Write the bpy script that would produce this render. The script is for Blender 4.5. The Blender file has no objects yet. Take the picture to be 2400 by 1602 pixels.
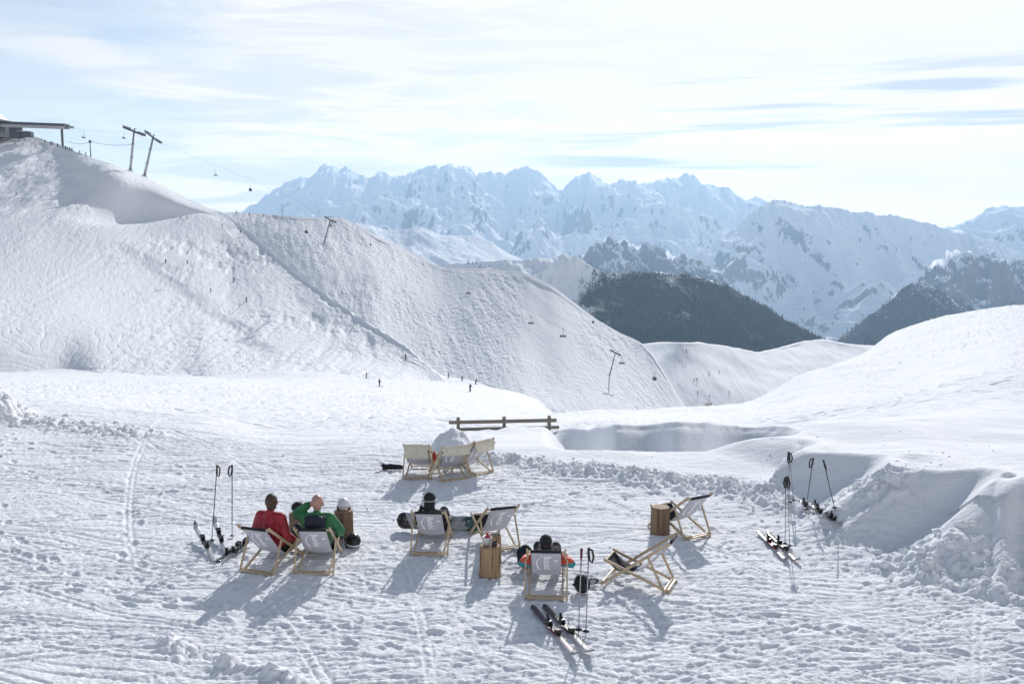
import bpy, bmesh, math, random
import numpy as np
from mathutils import Vector, Matrix
from mathutils.bvhtree import BVHTree
R = math.radians
random.seed(7)
C = bpy.context.scene.collection
SC = bpy.context.scene

# ------------------------------------------------------------------ camera
F = 2333.3; HC = 5.7; PITCH = math.atan(291 / F)
cam_d = bpy.data.cameras.new('camera'); cam_d.sensor_width = 36; cam_d.lens = 36 * F / 2400
cam_d.clip_start = .5; cam_d.clip_end = 60000
cam = bpy.data.objects.new('camera', cam_d); C.objects.link(cam); SC.camera = cam
cam.location = (0, 0, HC); cam.rotation_euler = (math.pi / 2 - PITCH, 0, 0)

# ------------------------------------------------------------------ light
SUN_EL, SUN_AZ = R(26.5), R(11.5)          # azimuth to the right of the view
SC.view_settings.view_transform = 'Standard'; SC.view_settings.look = 'None'
SC.view_settings.exposure = -0.05; SC.view_settings.gamma = 1
sd = bpy.data.lights.new('sun', 'SUN'); sd.energy = 4.5; sd.angle = R(.6); sd.color = (1, .975, .945)
sun = bpy.data.objects.new('sun', sd); C.objects.link(sun)
sv = Vector((math.sin(SUN_AZ) * math.cos(SUN_EL), math.cos(SUN_AZ) * math.cos(SUN_EL), math.sin(SUN_EL)))
sun.rotation_euler = sv.to_track_quat('Z', 'Y').to_euler()

class NT:
    def __init__(s, tree): s.t = tree; s.n = tree.nodes; s.l = tree.links
    def node(s, typ, **kw):
        n = s.n.new(typ)
        for k, v in kw.items(): setattr(n, k, v)
        return n
    def put(s, inp, v):
        if isinstance(v, bpy.types.NodeSocket): s.l.new(v, inp)
        else: inp.default_value = v
    def math(s, op, a, b=0, c=0, clamp=False):
        n = s.node('ShaderNodeMath', operation=op, use_clamp=clamp)
        s.put(n.inputs[0], a); s.put(n.inputs[1], b)
        if op in ('MULTIPLY_ADD', 'SMOOTH_MIN'): s.put(n.inputs[2], c)
        return n.outputs[0]
    def ramp(s, v, a, b, lo=0, hi=1):
        n = s.node('ShaderNodeMapRange', interpolation_type='SMOOTHSTEP')
        s.put(n.inputs[0], v); s.put(n.inputs[1], a); s.put(n.inputs[2], b); s.put(n.inputs[3], lo); s.put(n.inputs[4], hi)
        return n.outputs[0]
    def vec(s, x, y, z=0):
        n = s.node('ShaderNodeCombineXYZ'); s.put(n.inputs[0], x); s.put(n.inputs[1], y); s.put(n.inputs[2], z); return n.outputs[0]
    def noise(s, v, scale, detail=4, rough=.55, dist=0):
        n = s.node('ShaderNodeTexNoise'); s.put(n.inputs['Vector'], v)
        n.inputs['Scale'].default_value = scale; n.inputs['Detail'].default_value = detail
        n.inputs['Roughness'].default_value = rough; n.inputs['Distortion'].default_value = dist
        return n.outputs['Fac']
    def mix(s, f, a, b):
        n = s.node('ShaderNodeMix', data_type='RGBA'); s.put(n.inputs[0], f)
        s.put(n.inputs[6], a if isinstance(a, bpy.types.NodeSocket) else (*a, 1))
        s.put(n.inputs[7], b if isinstance(b, bpy.types.NodeSocket) else (*b, 1))
        return n.outputs[2]
    def sep(s, v):
        n = s.node('ShaderNodeSeparateXYZ'); s.put(n.inputs[0], v); return n.outputs
    def mapping(s, v, rot=(0, 0, 0), scale=(1, 1, 1), loc=(0, 0, 0)):
        n = s.node('ShaderNodeMapping'); s.put(n.inputs[0], v)
        n.inputs['Rotation'].default_value = rot; n.inputs['Scale'].default_value = scale; n.inputs['Location'].default_value = loc
        return n.outputs[0]

w = bpy.data.worlds.new('World'); SC.world = w; w.use_nodes = True
n = NT(w.node_tree); n.n.clear()
sky = n.node('ShaderNodeTexSky', sky_type='NISHITA'); sky.sun_disc = False
sky.sun_elevation = SUN_EL; sky.sun_rotation = SUN_AZ; sky.altitude = 2300; sky.air_density = 1.2; sky.dust_density = 1.0
skc = n.node('ShaderNodeVectorMath', operation='SCALE'); n.l.new(sky.outputs[0], skc.inputs[0]); skc.inputs['Scale'].default_value = .100
gen = n.node('ShaderNodeTexCoord').outputs['Generated']
sx, sy, sz = n.sep(gen)
az = n.math('MULTIPLY', n.math('ARCTAN2', sx, sy), 57.3); el = n.math('MULTIPLY', n.math('ARCSINE', sz), 57.3)
P0 = n.vec(az, el)
# high thin veil: streaks dropping gently to the right, thicker towards the sun side
veil = n.noise(n.mapping(P0, rot=(0, 0, R(17)), scale=(.03, .17, 1), loc=(.6, .2, 0)), 1, 6, .55, .5)
cov = n.math('ADD', n.math('MULTIPLY', n.math('SUBTRACT', veil, .5), 2.4), n.ramp(az, -31, -2, -.30, 1.4))
cov = n.math('ADD', cov, n.ramp(el, 5.0, 0, 0, .7))
# one long bright band on the left
bc = n.math('SUBTRACT', el, n.math('ADD', n.math('MULTIPLY', az, -.30), n.math('MULTIPLY', n.noise(n.mapping(P0, scale=(.09, .12, 1)), 1, 5, .6), 3.0)))
band = n.math('MULTIPLY', n.ramp(n.math('ABSOLUTE', n.math('SUBTRACT', bc, -.1)), 1.7, .2), n.ramp(az, 2, -10))
cov = n.math('ADD', cov, n.math('MULTIPLY', band, .75))
fine = n.noise(n.mapping(P0, rot=(0, 0, R(9)), scale=(.12, 1.0, 1)), 1, 6, .6, .3)
cov = n.math('ADD', cov, n.math('MULTIPLY', n.math('SUBTRACT', fine, .5), .55))
mask = n.ramp(cov, -.05, 1.0, .42, 1)
cl = n.mix(n.ramp(el, 0, 9), (1.80, 1.54, 1.34), (1.08, 1.02, .99))
wsp = n.noise(n.mapping(P0, rot=(0, 0, R(11)), scale=(.10, .8, 1), loc=(4, 2, 0)), 1, 7, .62, .6)
cl = n.mix(n.math('MULTIPLY', n.ramp(wsp, .38, .58, .6, 0), n.ramp(az, 14, -14, .22, 1)), cl, (.76, .79, .84))
# grey flat streaks low on the right
st = n.noise(n.mapping(P0, rot=(0, 0, R(-1.5)), scale=(.05, .85, 1), loc=(1.3, .45, 0)), 1, 4, .5, .25)
stm = n.math('MULTIPLY', n.ramp(st, .51, .64), n.math('MULTIPLY', n.ramp(az, -3, 7), n.math('MULTIPLY', n.ramp(el, 1.6, 3), n.ramp(el, 9.5, 7))))
cl = n.mix(n.math('MULTIPLY', stm, .9), cl, (.60, .62, .67))
final = n.mix(mask, skc.outputs[0], cl)
final = n.mix(n.ramp(el, 14, 40, 0, .84), final, skc.outputs[0])
bg = n.node('ShaderNodeBackground'); n.l.new(final, bg.inputs[0]); bg.inputs[1].default_value = 1
n.l.new(bg.outputs[0], n.node('ShaderNodeOutputWorld').inputs[0])
w.cycles_visibility.camera = True

# ------------------------------------------------------------------ projection helpers
CP, SP = math.cos(PITCH), math.sin(PITCH)
def ray(px, py):
    u = (px - 1200) / F; v = (801 - py) / F
    return u, CP + v * SP, -SP + v * CP
def P(px, py, d):
    x, y, z = ray(px, py); return Vector((x / y * d, d, HC + z / y * d))
def zof(px, py, d):
    x, y, z = ray(px, py); return HC + z / y * d
def G(px, py, z=0.):
    x, y, zz = ray(px, py); t = (z - HC) / zz; return Vector((x * t, y * t, z))
def S(x): return x * 2400 / 2349.      # coordinates read off the 2349 px view

# ------------------------------------------------------------------ noise
_rng = np.random.RandomState(3); _perm = _rng.permutation(256); _perm = np.concatenate([_perm, _perm, _perm])
_ang = _rng.rand(256) * 2 * np.pi; _gx, _gy = np.cos(_ang), np.sin(_ang)
def perlin(x, y):
    xi = np.floor(x).astype(np.int64); yi = np.floor(y).astype(np.int64)
    xf = x - xi; yf = y - yi; xi &= 255; yi &= 255
    u = xf * xf * xf * (xf * (xf * 6 - 15) + 10); v = yf * yf * yf * (yf * (yf * 6 - 15) + 10)
    def g(ix, iy, dx, dy):
        h = _perm[_perm[ix] + iy] ; return _gx[h] * dx + _gy[h] * dy
    a = g(xi, yi, xf, yf); b = g(xi + 1, yi, xf - 1, yf); c = g(xi, yi + 1, xf, yf - 1); d = g(xi + 1, yi + 1, xf - 1, yf - 1)
    return ((a + (b - a) * u) + ((c + (d - c) * u) - (a + (b - a) * u)) * v) * 1.5
def fbm(x, y, o=4, rough=.5):
    s = 0; a = 1.
    for i in range(o): s = s + a * perlin(x + i * 17.3, y - i * 9.1); x = x * 2.03; y = y * 2.03; a *= rough
    return s
def ridged(x, y, o=5, rough=.5):
    s = 0; a = 1.; wgt = 1.
    for i in range(o):
        r = 1 - np.abs(perlin(x + i * 13.7, y + i * 5.9)); r = r * r * wgt; wgt = np.clip(r * 1.6, 0, 1)
        s = s + a * (r - .5); x = x * 2.07; y = y * 2.07; a *= rough
    return s
def sstep(a, b, x):
    t = np.clip((x - a) / (b - a), 0, 1); return t * t * (3 - 2 * t)

# ------------------------------------------------------------------ materials
def new_mat(name):
    m = bpy.data.materials.new(name); m.use_nodes = True; k = NT(m.node_tree)
    return m, k, k.n['Principled BSDF']
def simple(name, col, rough=.6, var=.12, scale=20, metal=0, bump=0, stretch=(1, 1, 1), sheen=0):
    m, k, b = new_mat(name)
    tc = k.node('ShaderNodeTexCoord').outputs['Object']
    f = k.noise(k.mapping(tc, scale=stretch), scale, 5, .6)
    lo = tuple(c * (1 - var) for c in col); hi = tuple(min(1, c * (1 + var)) for c in col)
    k.put(b.inputs['Base Color'], k.mix(k.ramp(f, .3, .7), lo, hi))
    b.inputs['Roughness'].default_value = rough; b.inputs['Metallic'].default_value = metal
    b.inputs['Sheen Weight'].default_value = sheen
    if bump:
        bn = k.node('ShaderNodeBump'); bn.inputs['Strength'].default_value = bump; bn.inputs['Distance'].default_value = .01
        k.put(bn.inputs['Height'], f); k.put(b.inputs['Normal'], bn.outputs[0])
    return m
def snow_mat(name, scales, dist, strength=.8, rot=0, stretch=(1, 1, 1)):
    m, k, b = new_mat(name)
    b.inputs['Base Color'].default_value = (.86, .875, .90, 1); b.inputs['Roughness'].default_value = .85
    b.inputs['Specular IOR Level'].default_value = .12
    tc = k.node('ShaderNodeTexCoord').outputs['Object']
    v = k.mapping(k.mapping(tc, rot=(0, 0, rot)), scale=stretch)
    h = None
    for sc, amp in scales:
        t = k.math('MULTIPLY', k.noise(v, sc, 5, .6, .3), amp); h = t if h is None else k.math('ADD', h, t)
    bn = k.node('ShaderNodeBump'); bn.inputs['Strength'].default_value = strength; bn.inputs['Distance'].default_value = dist
    k.put(bn.inputs['Height'], h); k.put(b.inputs['Normal'], bn.outputs[0])
    dirt = k.noise(tc, .7, 4, .6)
    k.put(b.inputs['Base Color'], k.mix(k.ramp(dirt, .3, .7), (.80, .82, .85), (.85, .865, .885)))
    return m
M = {}
M['snow_near'] = snow_mat('trodden_snow', [(7, .7), (22, .5), (.9, 2.0), (2.6, 1.2)], .05, .6, stretch=(.8, 1.2, 1))
M['snow_hill'] = snow_mat('skied_snow', [(.5, 1), (1.6, .4)], .35, .6, rot=R(0), stretch=(1, .45, 1))
def mountain_mat(name, hsc, rockamt, forest=None, steep=(.80, .62), tree=(.009, .013, .017), xmin=None, gully=.5):
    """snow with rock where it is steep; optional forest below a level."""
    m, k, b = new_mat(name)
    geo = k.node('ShaderNodeNewGeometry'); pos = geo.outputs['Position']
    nz = k.sep(geo.outputs['Normal'])[2]
    n1 = k.noise(k.mapping(pos, scale=(1, .8, 1.3)), hsc, 10, .72)
    n2 = k.noise(k.mapping(pos, scale=(1, .4, .6)), hsc * 4, 8, .75)
    v = k.math('ADD', k.math('MULTIPLY', k.math('SUBTRACT', n1, .5), .75), k.math('MULTIPLY', k.math('SUBTRACT', n2, .5), 1.35))
    v = k.math('ADD', v, k.math('MULTIPLY', k.math('SUBTRACT', (steep[0] + steep[1]) / 2 + .05, nz), 1.6))
    rock = k.ramp(v, .16 - rockamt, .26 - rockamt)
    col = k.mix(rock, (.84, .86, .89), (.19, .185, .19))
    if forest:
        z0, z1, sc, amt = forest
        z = k.sep(pos)[2]
        t1 = k.noise(k.mapping(pos, scale=(1, .4, .6)), sc, 8, .72)
        t2 = k.noise(k.mapping(pos, scale=(1, .35, .25)), sc * .3, 5, .6)
        t3 = k.noise(pos, sc * 6, 3, .7)
        f = k.math('ADD', k.math('ADD', k.math('MULTIPLY', k.math('SUBTRACT', t1, .5), 1.4), k.math('MULTIPLY', k.math('SUBTRACT', t2, .5), 1.7)), k.ramp(z, z1, z0, -.6, .6))
        t4 = k.noise(k.mapping(pos, scale=(1, .10, .10)), sc * 1.3, 5, .6)
        f = k.math('ADD', f, k.math('ADD', k.math('MULTIPLY', k.math('SUBTRACT', t3, .5), 1.2), k.math('MULTIPLY', k.math('SUBTRACT', t4, .5), gully)))
        fm = k.ramp(k.math('ADD', f, amt), -.08, .12)
        if xmin is not None:
            px_, py_, _z = k.sep(pos); e = k.math('SUBTRACT', px_, k.math('MULTIPLY', py_, xmin)); e = k.math('ADD', e, k.math('MULTIPLY', k.math('SUBTRACT', t1, .5), 400)); fm = k.math('MULTIPLY', fm, k.ramp(e, -40, 40, .0, 1))
        col = k.mix(fm, col, tree)
    k.put(b.inputs['Base Color'], col); b.inputs['Roughness'].default_value = .8
    b.inputs['Specular IOR Level'].default_value = .15
    bn = k.node('ShaderNodeBump'); bn.inputs['Strength'].default_value = .6; bn.inputs['Distance'].default_value = .12 / hsc
    k.put(bn.inputs['Height'], n1); k.put(b.inputs['Normal'], bn.outputs[0])
    return m

def fast_mesh(name, co, faces, mats, kind=None, smooth=True, fmat=None):
    me = bpy.data.meshes.new(name)
    nv = len(co); nf = len(faces); fs = faces.shape[1]
    me.vertices.add(nv); me.vertices.foreach_set('co', co.astype(np.float32).ravel())
    me.loops.add(nf * fs); me.loops.foreach_set('vertex_index', faces.astype(np.int32).ravel())
    me.polygons.add(nf); me.polygons.foreach_set('loop_start', np.arange(0, nf * fs, fs, dtype=np.int32))
    me.polygons.foreach_set('use_smooth', np.full(nf, smooth, bool))
    for mm in mats: me.materials.append(mm)
    if fmat is not None: me.polygons.foreach_set('material_index', fmat.astype(np.int32))
    me.update(calc_edges=True); me.validate()
    o = bpy.data.objects.new(name, me); C.objects.link(o)
    if kind: o['kind'] = kind
    return o
def grid_faces(nr, nc):
    i = np.arange(nr * nc).reshape(nr, nc)
    return np.stack([i[:-1, :-1], i[:-1, 1:], i[1:, 1:], i[1:, :-1]], -1).reshape(-1, 4)

# ------------------------------------------------------------------ near ground as a height function
def pchip(x, xs, ys):
    """smooth monotone-ish interpolation; xs (k,), ys (n,k) per-column values or (k,)"""
    xs = np.asarray(xs, float); ys = np.asarray(ys, float)
    h = np.diff(xs); dl = np.diff(ys) / h
    m = np.zeros_like(ys); m[0] = dl[0]; m[-1] = dl[-1]
    for i in range(1, len(xs) - 1):
        m[i] = 0 if dl[i - 1] * dl[i] <= 0 else 2 * dl[i - 1] * dl[i] / (dl[i - 1] + dl[i])
    i = np.clip(np.searchsorted(xs, x) - 1, 0, len(xs) - 2)
    t = np.clip((x - xs[i]) / h[i], 0, 1)
    return ys[i] * (1 + 2 * t) * (1 - t) ** 2 + h[i] * m[i] * t * (1 - t) ** 2 + ys[i + 1] * t * t * (3 - 2 * t) + h[i + 1 - 1] * m[i + 1] * t * t * (t - 1)
def col(px, *pts):
    """pts: (d, py) or (d, 'z', z)"""
    out = [(0, 0.), (12, 0.)]
    for p in pts: out.append((p[0], p[2]) if len(p) == 3 else (p[0], zof(px, p[1], p[0])))
    out.append((out[-1][0] + 400, out[-1][1] - 60)); return px, out
COLS = [
 col(-1500, (28, 'z', 0), (50, 940), (120, 902), (250, 880), (300, 'z', -40.5), (350, 'z', -45), (460, 'z', -50)),
 col(0,    (27, 'z', 0), (50, 938), (120, 900), (250, 879), (300, 'z', -40.5), (350, 'z', -45), (460, 'z', -50)),
 col(450,  (25, 'z', 0), (42, 970), (60, 945), (120, 904), (250, 884), (300, 'z', -41.5), (350, 'z', -46), (460, 'z', -52)),
 col(650,  (23, 'z', 0), (36, 1003), (60, 948), (120, 914), (250, 891), (300, 'z', -41.5), (350, 'z', -46), (460, 'z', -52)),
 col(950,  (23, 'z', 0), (36, 1010), (60, 955), (120, 926), (220, 908), (300, 894), (350, 870), (450, 848)),
 col(1100, (23, 'z', .05), (36, 1013), (60, 964), (120, 942), (220, 919), (320, 897), (380, 877), (430, 868)),
 col(1250, (23, 'z', .04), (36, 1014), (60, 975), (90, 964), (200, 950), (300, 938), (420, 930)),
 col(1420, (23, 'z', .04), (36, 1012), (60, 972), (72, 962), (120, 'z', -24), (420, 'z', -95)),
 col(1600, (23, 'z', .04), (36, 1014), (60, 972), (76, 957), (120, 'z', -24), (420, 'z', -95)),
 col(1750, (24, 'z', .04), (36, 1010), (60, 967), (88, 947), (130, 'z', -26), (420, 'z', -100)),
 col(1900, (24, 'z', .04), (34, 1014), (60, 930), (95, 871), (150, 'z', -26), (420, 'z', -100)),
 col(2100, (24, 'z', .1), (34, 985), (60, 895), (110, 800), (140, 776), (220, 'z', -32), (420, 'z', -100)),
 col(2400, (24, 'z', 0), (34, 935), (60, 820), (100, 748), (140, 714), (230, 'z', -30), (420, 'z', -100)),
 col(3600, (24, 'z', 0), (34, 915), (60, 800), (100, 720), (140, 690), (230, 'z', -30), (420, 'z', -100)),
]
GD = np.concatenate([np.linspace(0, 60, 121), np.linspace(61, 460, 200)])
GP = np.linspace(-1500, 3600, 256)
_t = np.array([pchip(GD, [a for a, b in c[1]], [b for a, b in c[1]]) for c in COLS])
_cx = [c[0] for c in COLS]
GZ = np.array([pchip(GP, _cx, _t[:, j]) for j in range(len(GD))])      # (nd, np)
def base_z(x, y):
    y = np.maximum(y, .5); px = np.clip(x / y * F * CP + 1200, -1499, 3599)
    fd = np.interp(y, GD, np.arange(len(GD))); fp = (px + 1500) / 5100 * (len(GP) - 1)
    i = np.clip(fd.astype(int), 0, len(GD) - 2); j = np.clip(fp.astype(int), 0, len(GP) - 2); a = fd - i; b = fp - j
    return (GZ[i, j] * (1 - a) + GZ[i + 1, j] * a) * (1 - b) + (GZ[i, j + 1] * (1 - a) + GZ[i + 1, j + 1] * a) * b
def pline(pts, z=0.): return [tuple(G(px, py, z)[:2]) for px, py in pts]
def seg_dist(x, y, pts):
    """distance to polyline, signed side (left of travel positive), parameter"""
    best = np.full(x.shape, 1e9); side = np.zeros(x.shape); par = np.zeros(x.shape); pc = np.zeros(x.shape)
    for i in range(len(pts) - 1):
        ax, ay = pts[i]; bx, by = pts[i + 1]; dx, dy = bx - ax, by - ay; L2 = dx * dx + dy * dy
        t = np.clip(((x - ax) * dx + (y - ay) * dy) / L2, 0, 1)
        d = np.hypot(x - ax - t * dx, y - ay - t * dy); m = d < best - 1e-7; c = (dx * (y - ay) - dy * (x - ax)) / math.sqrt(L2)
        ms = m | ((np.abs(d - best) <= 1e-7) & (np.abs(c) > pc))          # shared corner: the more square-on segment decides the side
        side = np.where(ms, np.sign(c), side); pc = np.where(ms, np.abs(c), pc)
        best = np.where(m, d, best); par = np.where(m, i + t, par)
    return best, side, par
BERM = pline([(1130, 1072), (1230, 1085), (1330, 1100), (1450, 1112), (1560, 1128), (1680, 1135), (1780, 1160), (1880, 1195), (1960, 1200), (2060, 1225)], .05)
BERM2 = pline([(-200, 975), (0, 985), (120, 990), (230, 1003), (320, 1020)])
LUMP = pline([(395, 1505), (450, 1530), (510, 1545), (600, 1560), (700, 1590)])
TOP = [tuple(G(a, b, c)[:2]) for a, b, c in [(1780, 1075, .3), (1880, 1045, .45), (1960, 1060, .7), (2060, 1070, .95), (2190, 1088, 1.15), (2335, 1100, 1.35), (2450, 1105, 1.4), (2700, 1120, 1.4), (3000, 1150, 1.2)]]
TZ = [.1, .36, .54, .70, .84, .92, .95, .95, .9]
RUB = pline([(2085, 1280), (2160, 1305), (2240, 1330), (2330, 1345), (2440, 1375), (2700, 1420)], .2)
PILE = G(1062, 1068); MOUND = G(-45, 985)
def trod(x, y):
    """0 where the snow is untouched"""
    d, s, p = seg_dist(x, y, BERM)
    a = 1 - sstep(.3, 1.0, d * s) * sstep(G(1135, 1072).x - .8, G(1135, 1072).x + .3, x)
    return a
def tracks(x, y, sc, dens, seed=0):
    """families of curving ski tracks"""
    t = (x * .9 + y * .25) / sc + 2.2 * fbm(x / (sc * 7) + seed, y / (sc * 9), 2); g = sstep(.80, .97, np.cos(2 * np.pi * t))
    t2 = (x * .6 - y * .45) / (sc * 1.7) + 2.6 * fbm(x / (sc * 9), y / (sc * 8) + seed, 2); g2 = sstep(.86, .98, np.cos(2 * np.pi * t2))
    return g * sstep(-.1, .35, fbm(x / (sc * 5), y / (sc * 7) + seed, 2) + dens) + g2 * sstep(0, .35, fbm(x / (sc * 6) + 9, y / (sc * 6), 2) + dens)
def height(x, y, detail=True):
    z = base_z(x, y)
    near = 1 - sstep(32, 60, y)
    px = x / np.maximum(y, 1) * F * CP + 1200
    # snow pit behind the smooth bank
    wob = .8 * perlin(x * .35, y * 0 + 3.3) + .3 * perlin(x * 1.1, y * 0 + 8.3)
    pw = sstep(1270, 1370, px) * (1 - sstep(1830, 1910, px))
    edge = 23.5 + .35 * perlin(x * .2, y * 0)
    wall = pchip(np.clip(px, 1291, 1909), [1290, 1380, 1450, 1510, 1590, 1650, 1700, 1760, 1830, 1910], [39, 35, 31, 31.6, 30, 30.8, 33, 34.5, 33, 30.5]) + wob * .5
    z = z - pw * 1.35 * sstep(edge, edge + 3.0, y) * (1 - sstep(wall - 2.2, wall, y))
    z = z + pw * .12 * sstep(wall - .3, wall, y) * (1 - sstep(wall, wall + 7, y))
    pw2 = sstep(1130, 1200, px) * (1 - sstep(1290, 1360, px))
    z = z - pw2 * .35 * np.exp(-((y - 33.6 - .5 * wob) / 1.0) ** 2) + pw2 * .25 * np.exp(-((y - 30.5) / 1.6) ** 2)
    # bank rise above the chopped berm
    d, s, p = seg_dist(x, y, BERM); ds = d * s
    lim = sstep(.0, 1.2, p) * (x > G(1135, 1072).x - 1.5)
    z = z + .06 * sstep(-.1, .9, ds) * lim * (1 - sstep(4, 9, ds))
    rough = fbm(x * 2.2, y * 2.2, 3); chunk = np.abs(perlin(x * 3.1, y * 3.1)) + .5 * np.abs(perlin(x * 7.3, y * 7.3))
    bm = np.exp(-(d / .5) ** 2) * sstep(-.4, .3, fbm(x * .5, y * .5, 2) + .35)
    z = z + bm * (.02 + .20 * chunk)
    d2, s2, p2 = seg_dist(x, y, BERM2)
    z = z + np.exp(-(d2 / .7) ** 2) * (.02 + .14 * chunk)
    d3, s3, p3 = seg_dist(x, y, LUMP)
    z = z + np.exp(-(d3 / .16) ** 2) * (.02 + .15 * chunk) * sstep(-.3, .2, perlin(x * 1.6, y * 1.6 + 4))
    # wind-carved drift on the right
    d4, s4, p4 = seg_dist(x, y, TOP); ds4 = d4 * s4
    tz = np.interp(p4, range(len(TZ)), TZ)
    reach = sstep(0, .8, p4)
    scal = .8 * perlin(p4 * 1.15 + 2.2, p4 * 0) + .22 * perlin(x * .9, y * .9)
    up = sstep(0, 1, (ds4 + scal) / np.interp(p4, [0, 2.5, 5], [1.6, 2.0, 2.8]) + 1) * reach
    z = z + tz * up * (1 - sstep(3, 16, ds4)) * (1 + .10 * perlin(x * .6, y * .25 + 9)) + .22 * tz * np.exp(-((ds4 + scal + .05) / .55) ** 2) * reach
    # blocks dug out below it
    d5, s5, p5 = seg_dist(x, y, RUB)
    rb = np.exp(-(d5 / .75) ** 2) * sstep(-.1, .6, p5 + .3)
    blk = np.abs(perlin(x * 1.3, y * 1.3)) * 1.0 + .38 * np.abs(perlin(x * 3.6, y * 3.6)) + .14 * np.abs(perlin(x * 8, y * 8))
    z = z + rb * (-.03 + .27 * blk)
    # heaped cone by the fence and mound at the left
    for q, r_, h_ in ((PILE, .85, .62), (MOUND, 1.7, .95)):
        rr = np.hypot((x - q.x), (y - q.y) * .8) + .12 * perlin(x * 2, y * 2)
        z = z + h_ * (1 - sstep(0, 1, rr / r_)) * (1 + .15 * rough)
    if detail:
        tr = trod(x, y)
        fade = 1 - sstep(60, 130, y)
        z = z + .05 * fbm(x * .4, y * .4, 2) * near
        k = tr * (1 - .9 * up) * (.35 + .65 * near)
        k = k * (1 - .75 * sstep(.1, .6, fbm(x * .3 + 5, y * .3, 2)))
        pit = sstep(.12, .42, perlin(x * 3.2 + .5 * perlin(x, y), y * 4.0)) * .009 + sstep(.05, .4, perlin(x * 6.8 + 3, y * 8.5)) * .009 + sstep(.1, .45, perlin(x * 13, y * 17)) * .008
        z = z + k * fade * (-pit + .008 * fbm(x * 9, y * 12, 3, .6) + .012 * perlin(x * 1.5, y * 1.9))
        # ski tracks: shallow double arcs
        rg = random.Random(5); tk = np.zeros_like(z)
        for i in range(420):
            cx = rg.uniform(-13, 13); cy = rg.uniform(8.5, 50) if i % 4 else rg.uniform(8, 16); th = rg.uniform(-.55, .25) if rg.random() < .93 else rg.uniform(-1.4, 1.4)
            Rr = rg.choice([-1, 1]) * rg.uniform(9, 60); L = rg.uniform(1.5, 11); gp = rg.uniform(.09, .3)
            nx, ny = -math.sin(th), math.cos(th); ox, oy = cx + nx * Rr, cy + ny * Rr
            sel = (np.abs(x - cx) < L * 1.4) & (np.abs(y - cy) < L * 1.4)
            if not sel.any(): continue
            xx, yy = x[sel], y[sel]; r = np.hypot(xx - ox, yy - oy) - abs(Rr)
            a = np.hypot(xx - cx, yy - cy); wdw = 1 - sstep(L * .6, L, a)
            wd = .014 + .0009 * cy
            g_ = np.exp(-(r / wd) ** 2) + np.exp(-((r - gp) / wd) ** 2) - .5 * np.exp(-((r + wd * 2) / wd) ** 2)
            tk[sel] = np.maximum(tk[sel], g_ * wdw)
        bp = np.zeros_like(z)
        for i in range(34):
            cx = rg.uniform(-7.5, 7.5); cy = rg.uniform(10, 23); th = rg.uniform(-3.1, 3.1); st = rg.uniform(-.12, .12)
            for q in range(rg.randint(8, 22)):
                cx += .62 * math.cos(th); cy += .62 * math.sin(th); th += st; sd_ = .11 if q % 2 else -.11
                fx_, fy_ = cx - sd_ * math.sin(th), cy + sd_ * math.cos(th); sel = (np.abs(x - fx_) < .3) & (np.abs(y - fy_) < .3)
                if not sel.any(): continue
                xx, yy = x[sel] - fx_, y[sel] - fy_; a = xx * math.cos(th) + yy * math.sin(th); b = -xx * math.sin(th) + yy * math.cos(th)
                rr = np.sqrt((a / .17) ** 2 + (b / .075) ** 2); bp[sel] = np.maximum(bp[sel], 1 - sstep(.7, 1.15, rr)); z[sel] += .010 * np.exp(-((rr - 1.35) / .25) ** 2)
        z = z - bp * .028 * tr * (1 - up)
        z = z - tk * .026 * tr * (1 - up) * fade
        z = z - sstep(30, 44, y) * (.018 + .0011 * np.minimum(y, 120)) * tracks(x, y, 1.1 + 0 * y, .12, 2) * (1 - sstep(150, 260, y))
        # pistes further out
        far = sstep(45, 90, y)
        z = z + sstep(230, 300, y) * 1.6 * fbm(x / 60 + 2, y / 45, 2) + far * (.22 * fbm(x * .10 + .02 * y, y * .045, 3) + .07 * fbm(x * .45 + y * .1, y * .25, 3, .6)) + sstep(24, 40, y) * (.05 * fbm(x * .9, y * .8 + .3 * x, 3, .6) + .02 * perlin(x * 2.4 + y * .6, y * .9))
    return z

us = np.concatenate([np.linspace(-1.6, -.58, 40)[:-1], np.linspace(-.58, .58, 1000), np.linspace(.58, 1.6, 40)[1:]])
ys = np.concatenate([np.linspace(-2, 9, 16)[:-1], 9 * np.exp(np.linspace(0, math.log(48 / 9.), 800))[:-1], 48 * np.exp(np.linspace(0, math.log(460 / 48.), 200))])
YY, UU = np.meshgrid(ys, us, indexing='ij'); XX = UU * (np.maximum(YY, 0) + 3)
ZZ = height(XX, YY)
ground = fast_mesh('snow_ground', np.stack([XX, YY, ZZ], -1).reshape(-1, 3), grid_faces(*XX.shape), [M['snow_near']], 'structure')
def hz(x, y): return float(height(np.array([float(x)]), np.array([float(y)]), False)[0])
def on_ground(px, py):
    """first point of the near ground seen through a pixel"""
    u, v, ww = ray(px, py); d = np.geomspace(9, 455, 2500); x = u / v * d; zz = HC + ww / v * d
    h = height(x, d, False); i = np.argmax(zz < h)
    return Vector((x[i], d[i], h[i]))

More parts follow.
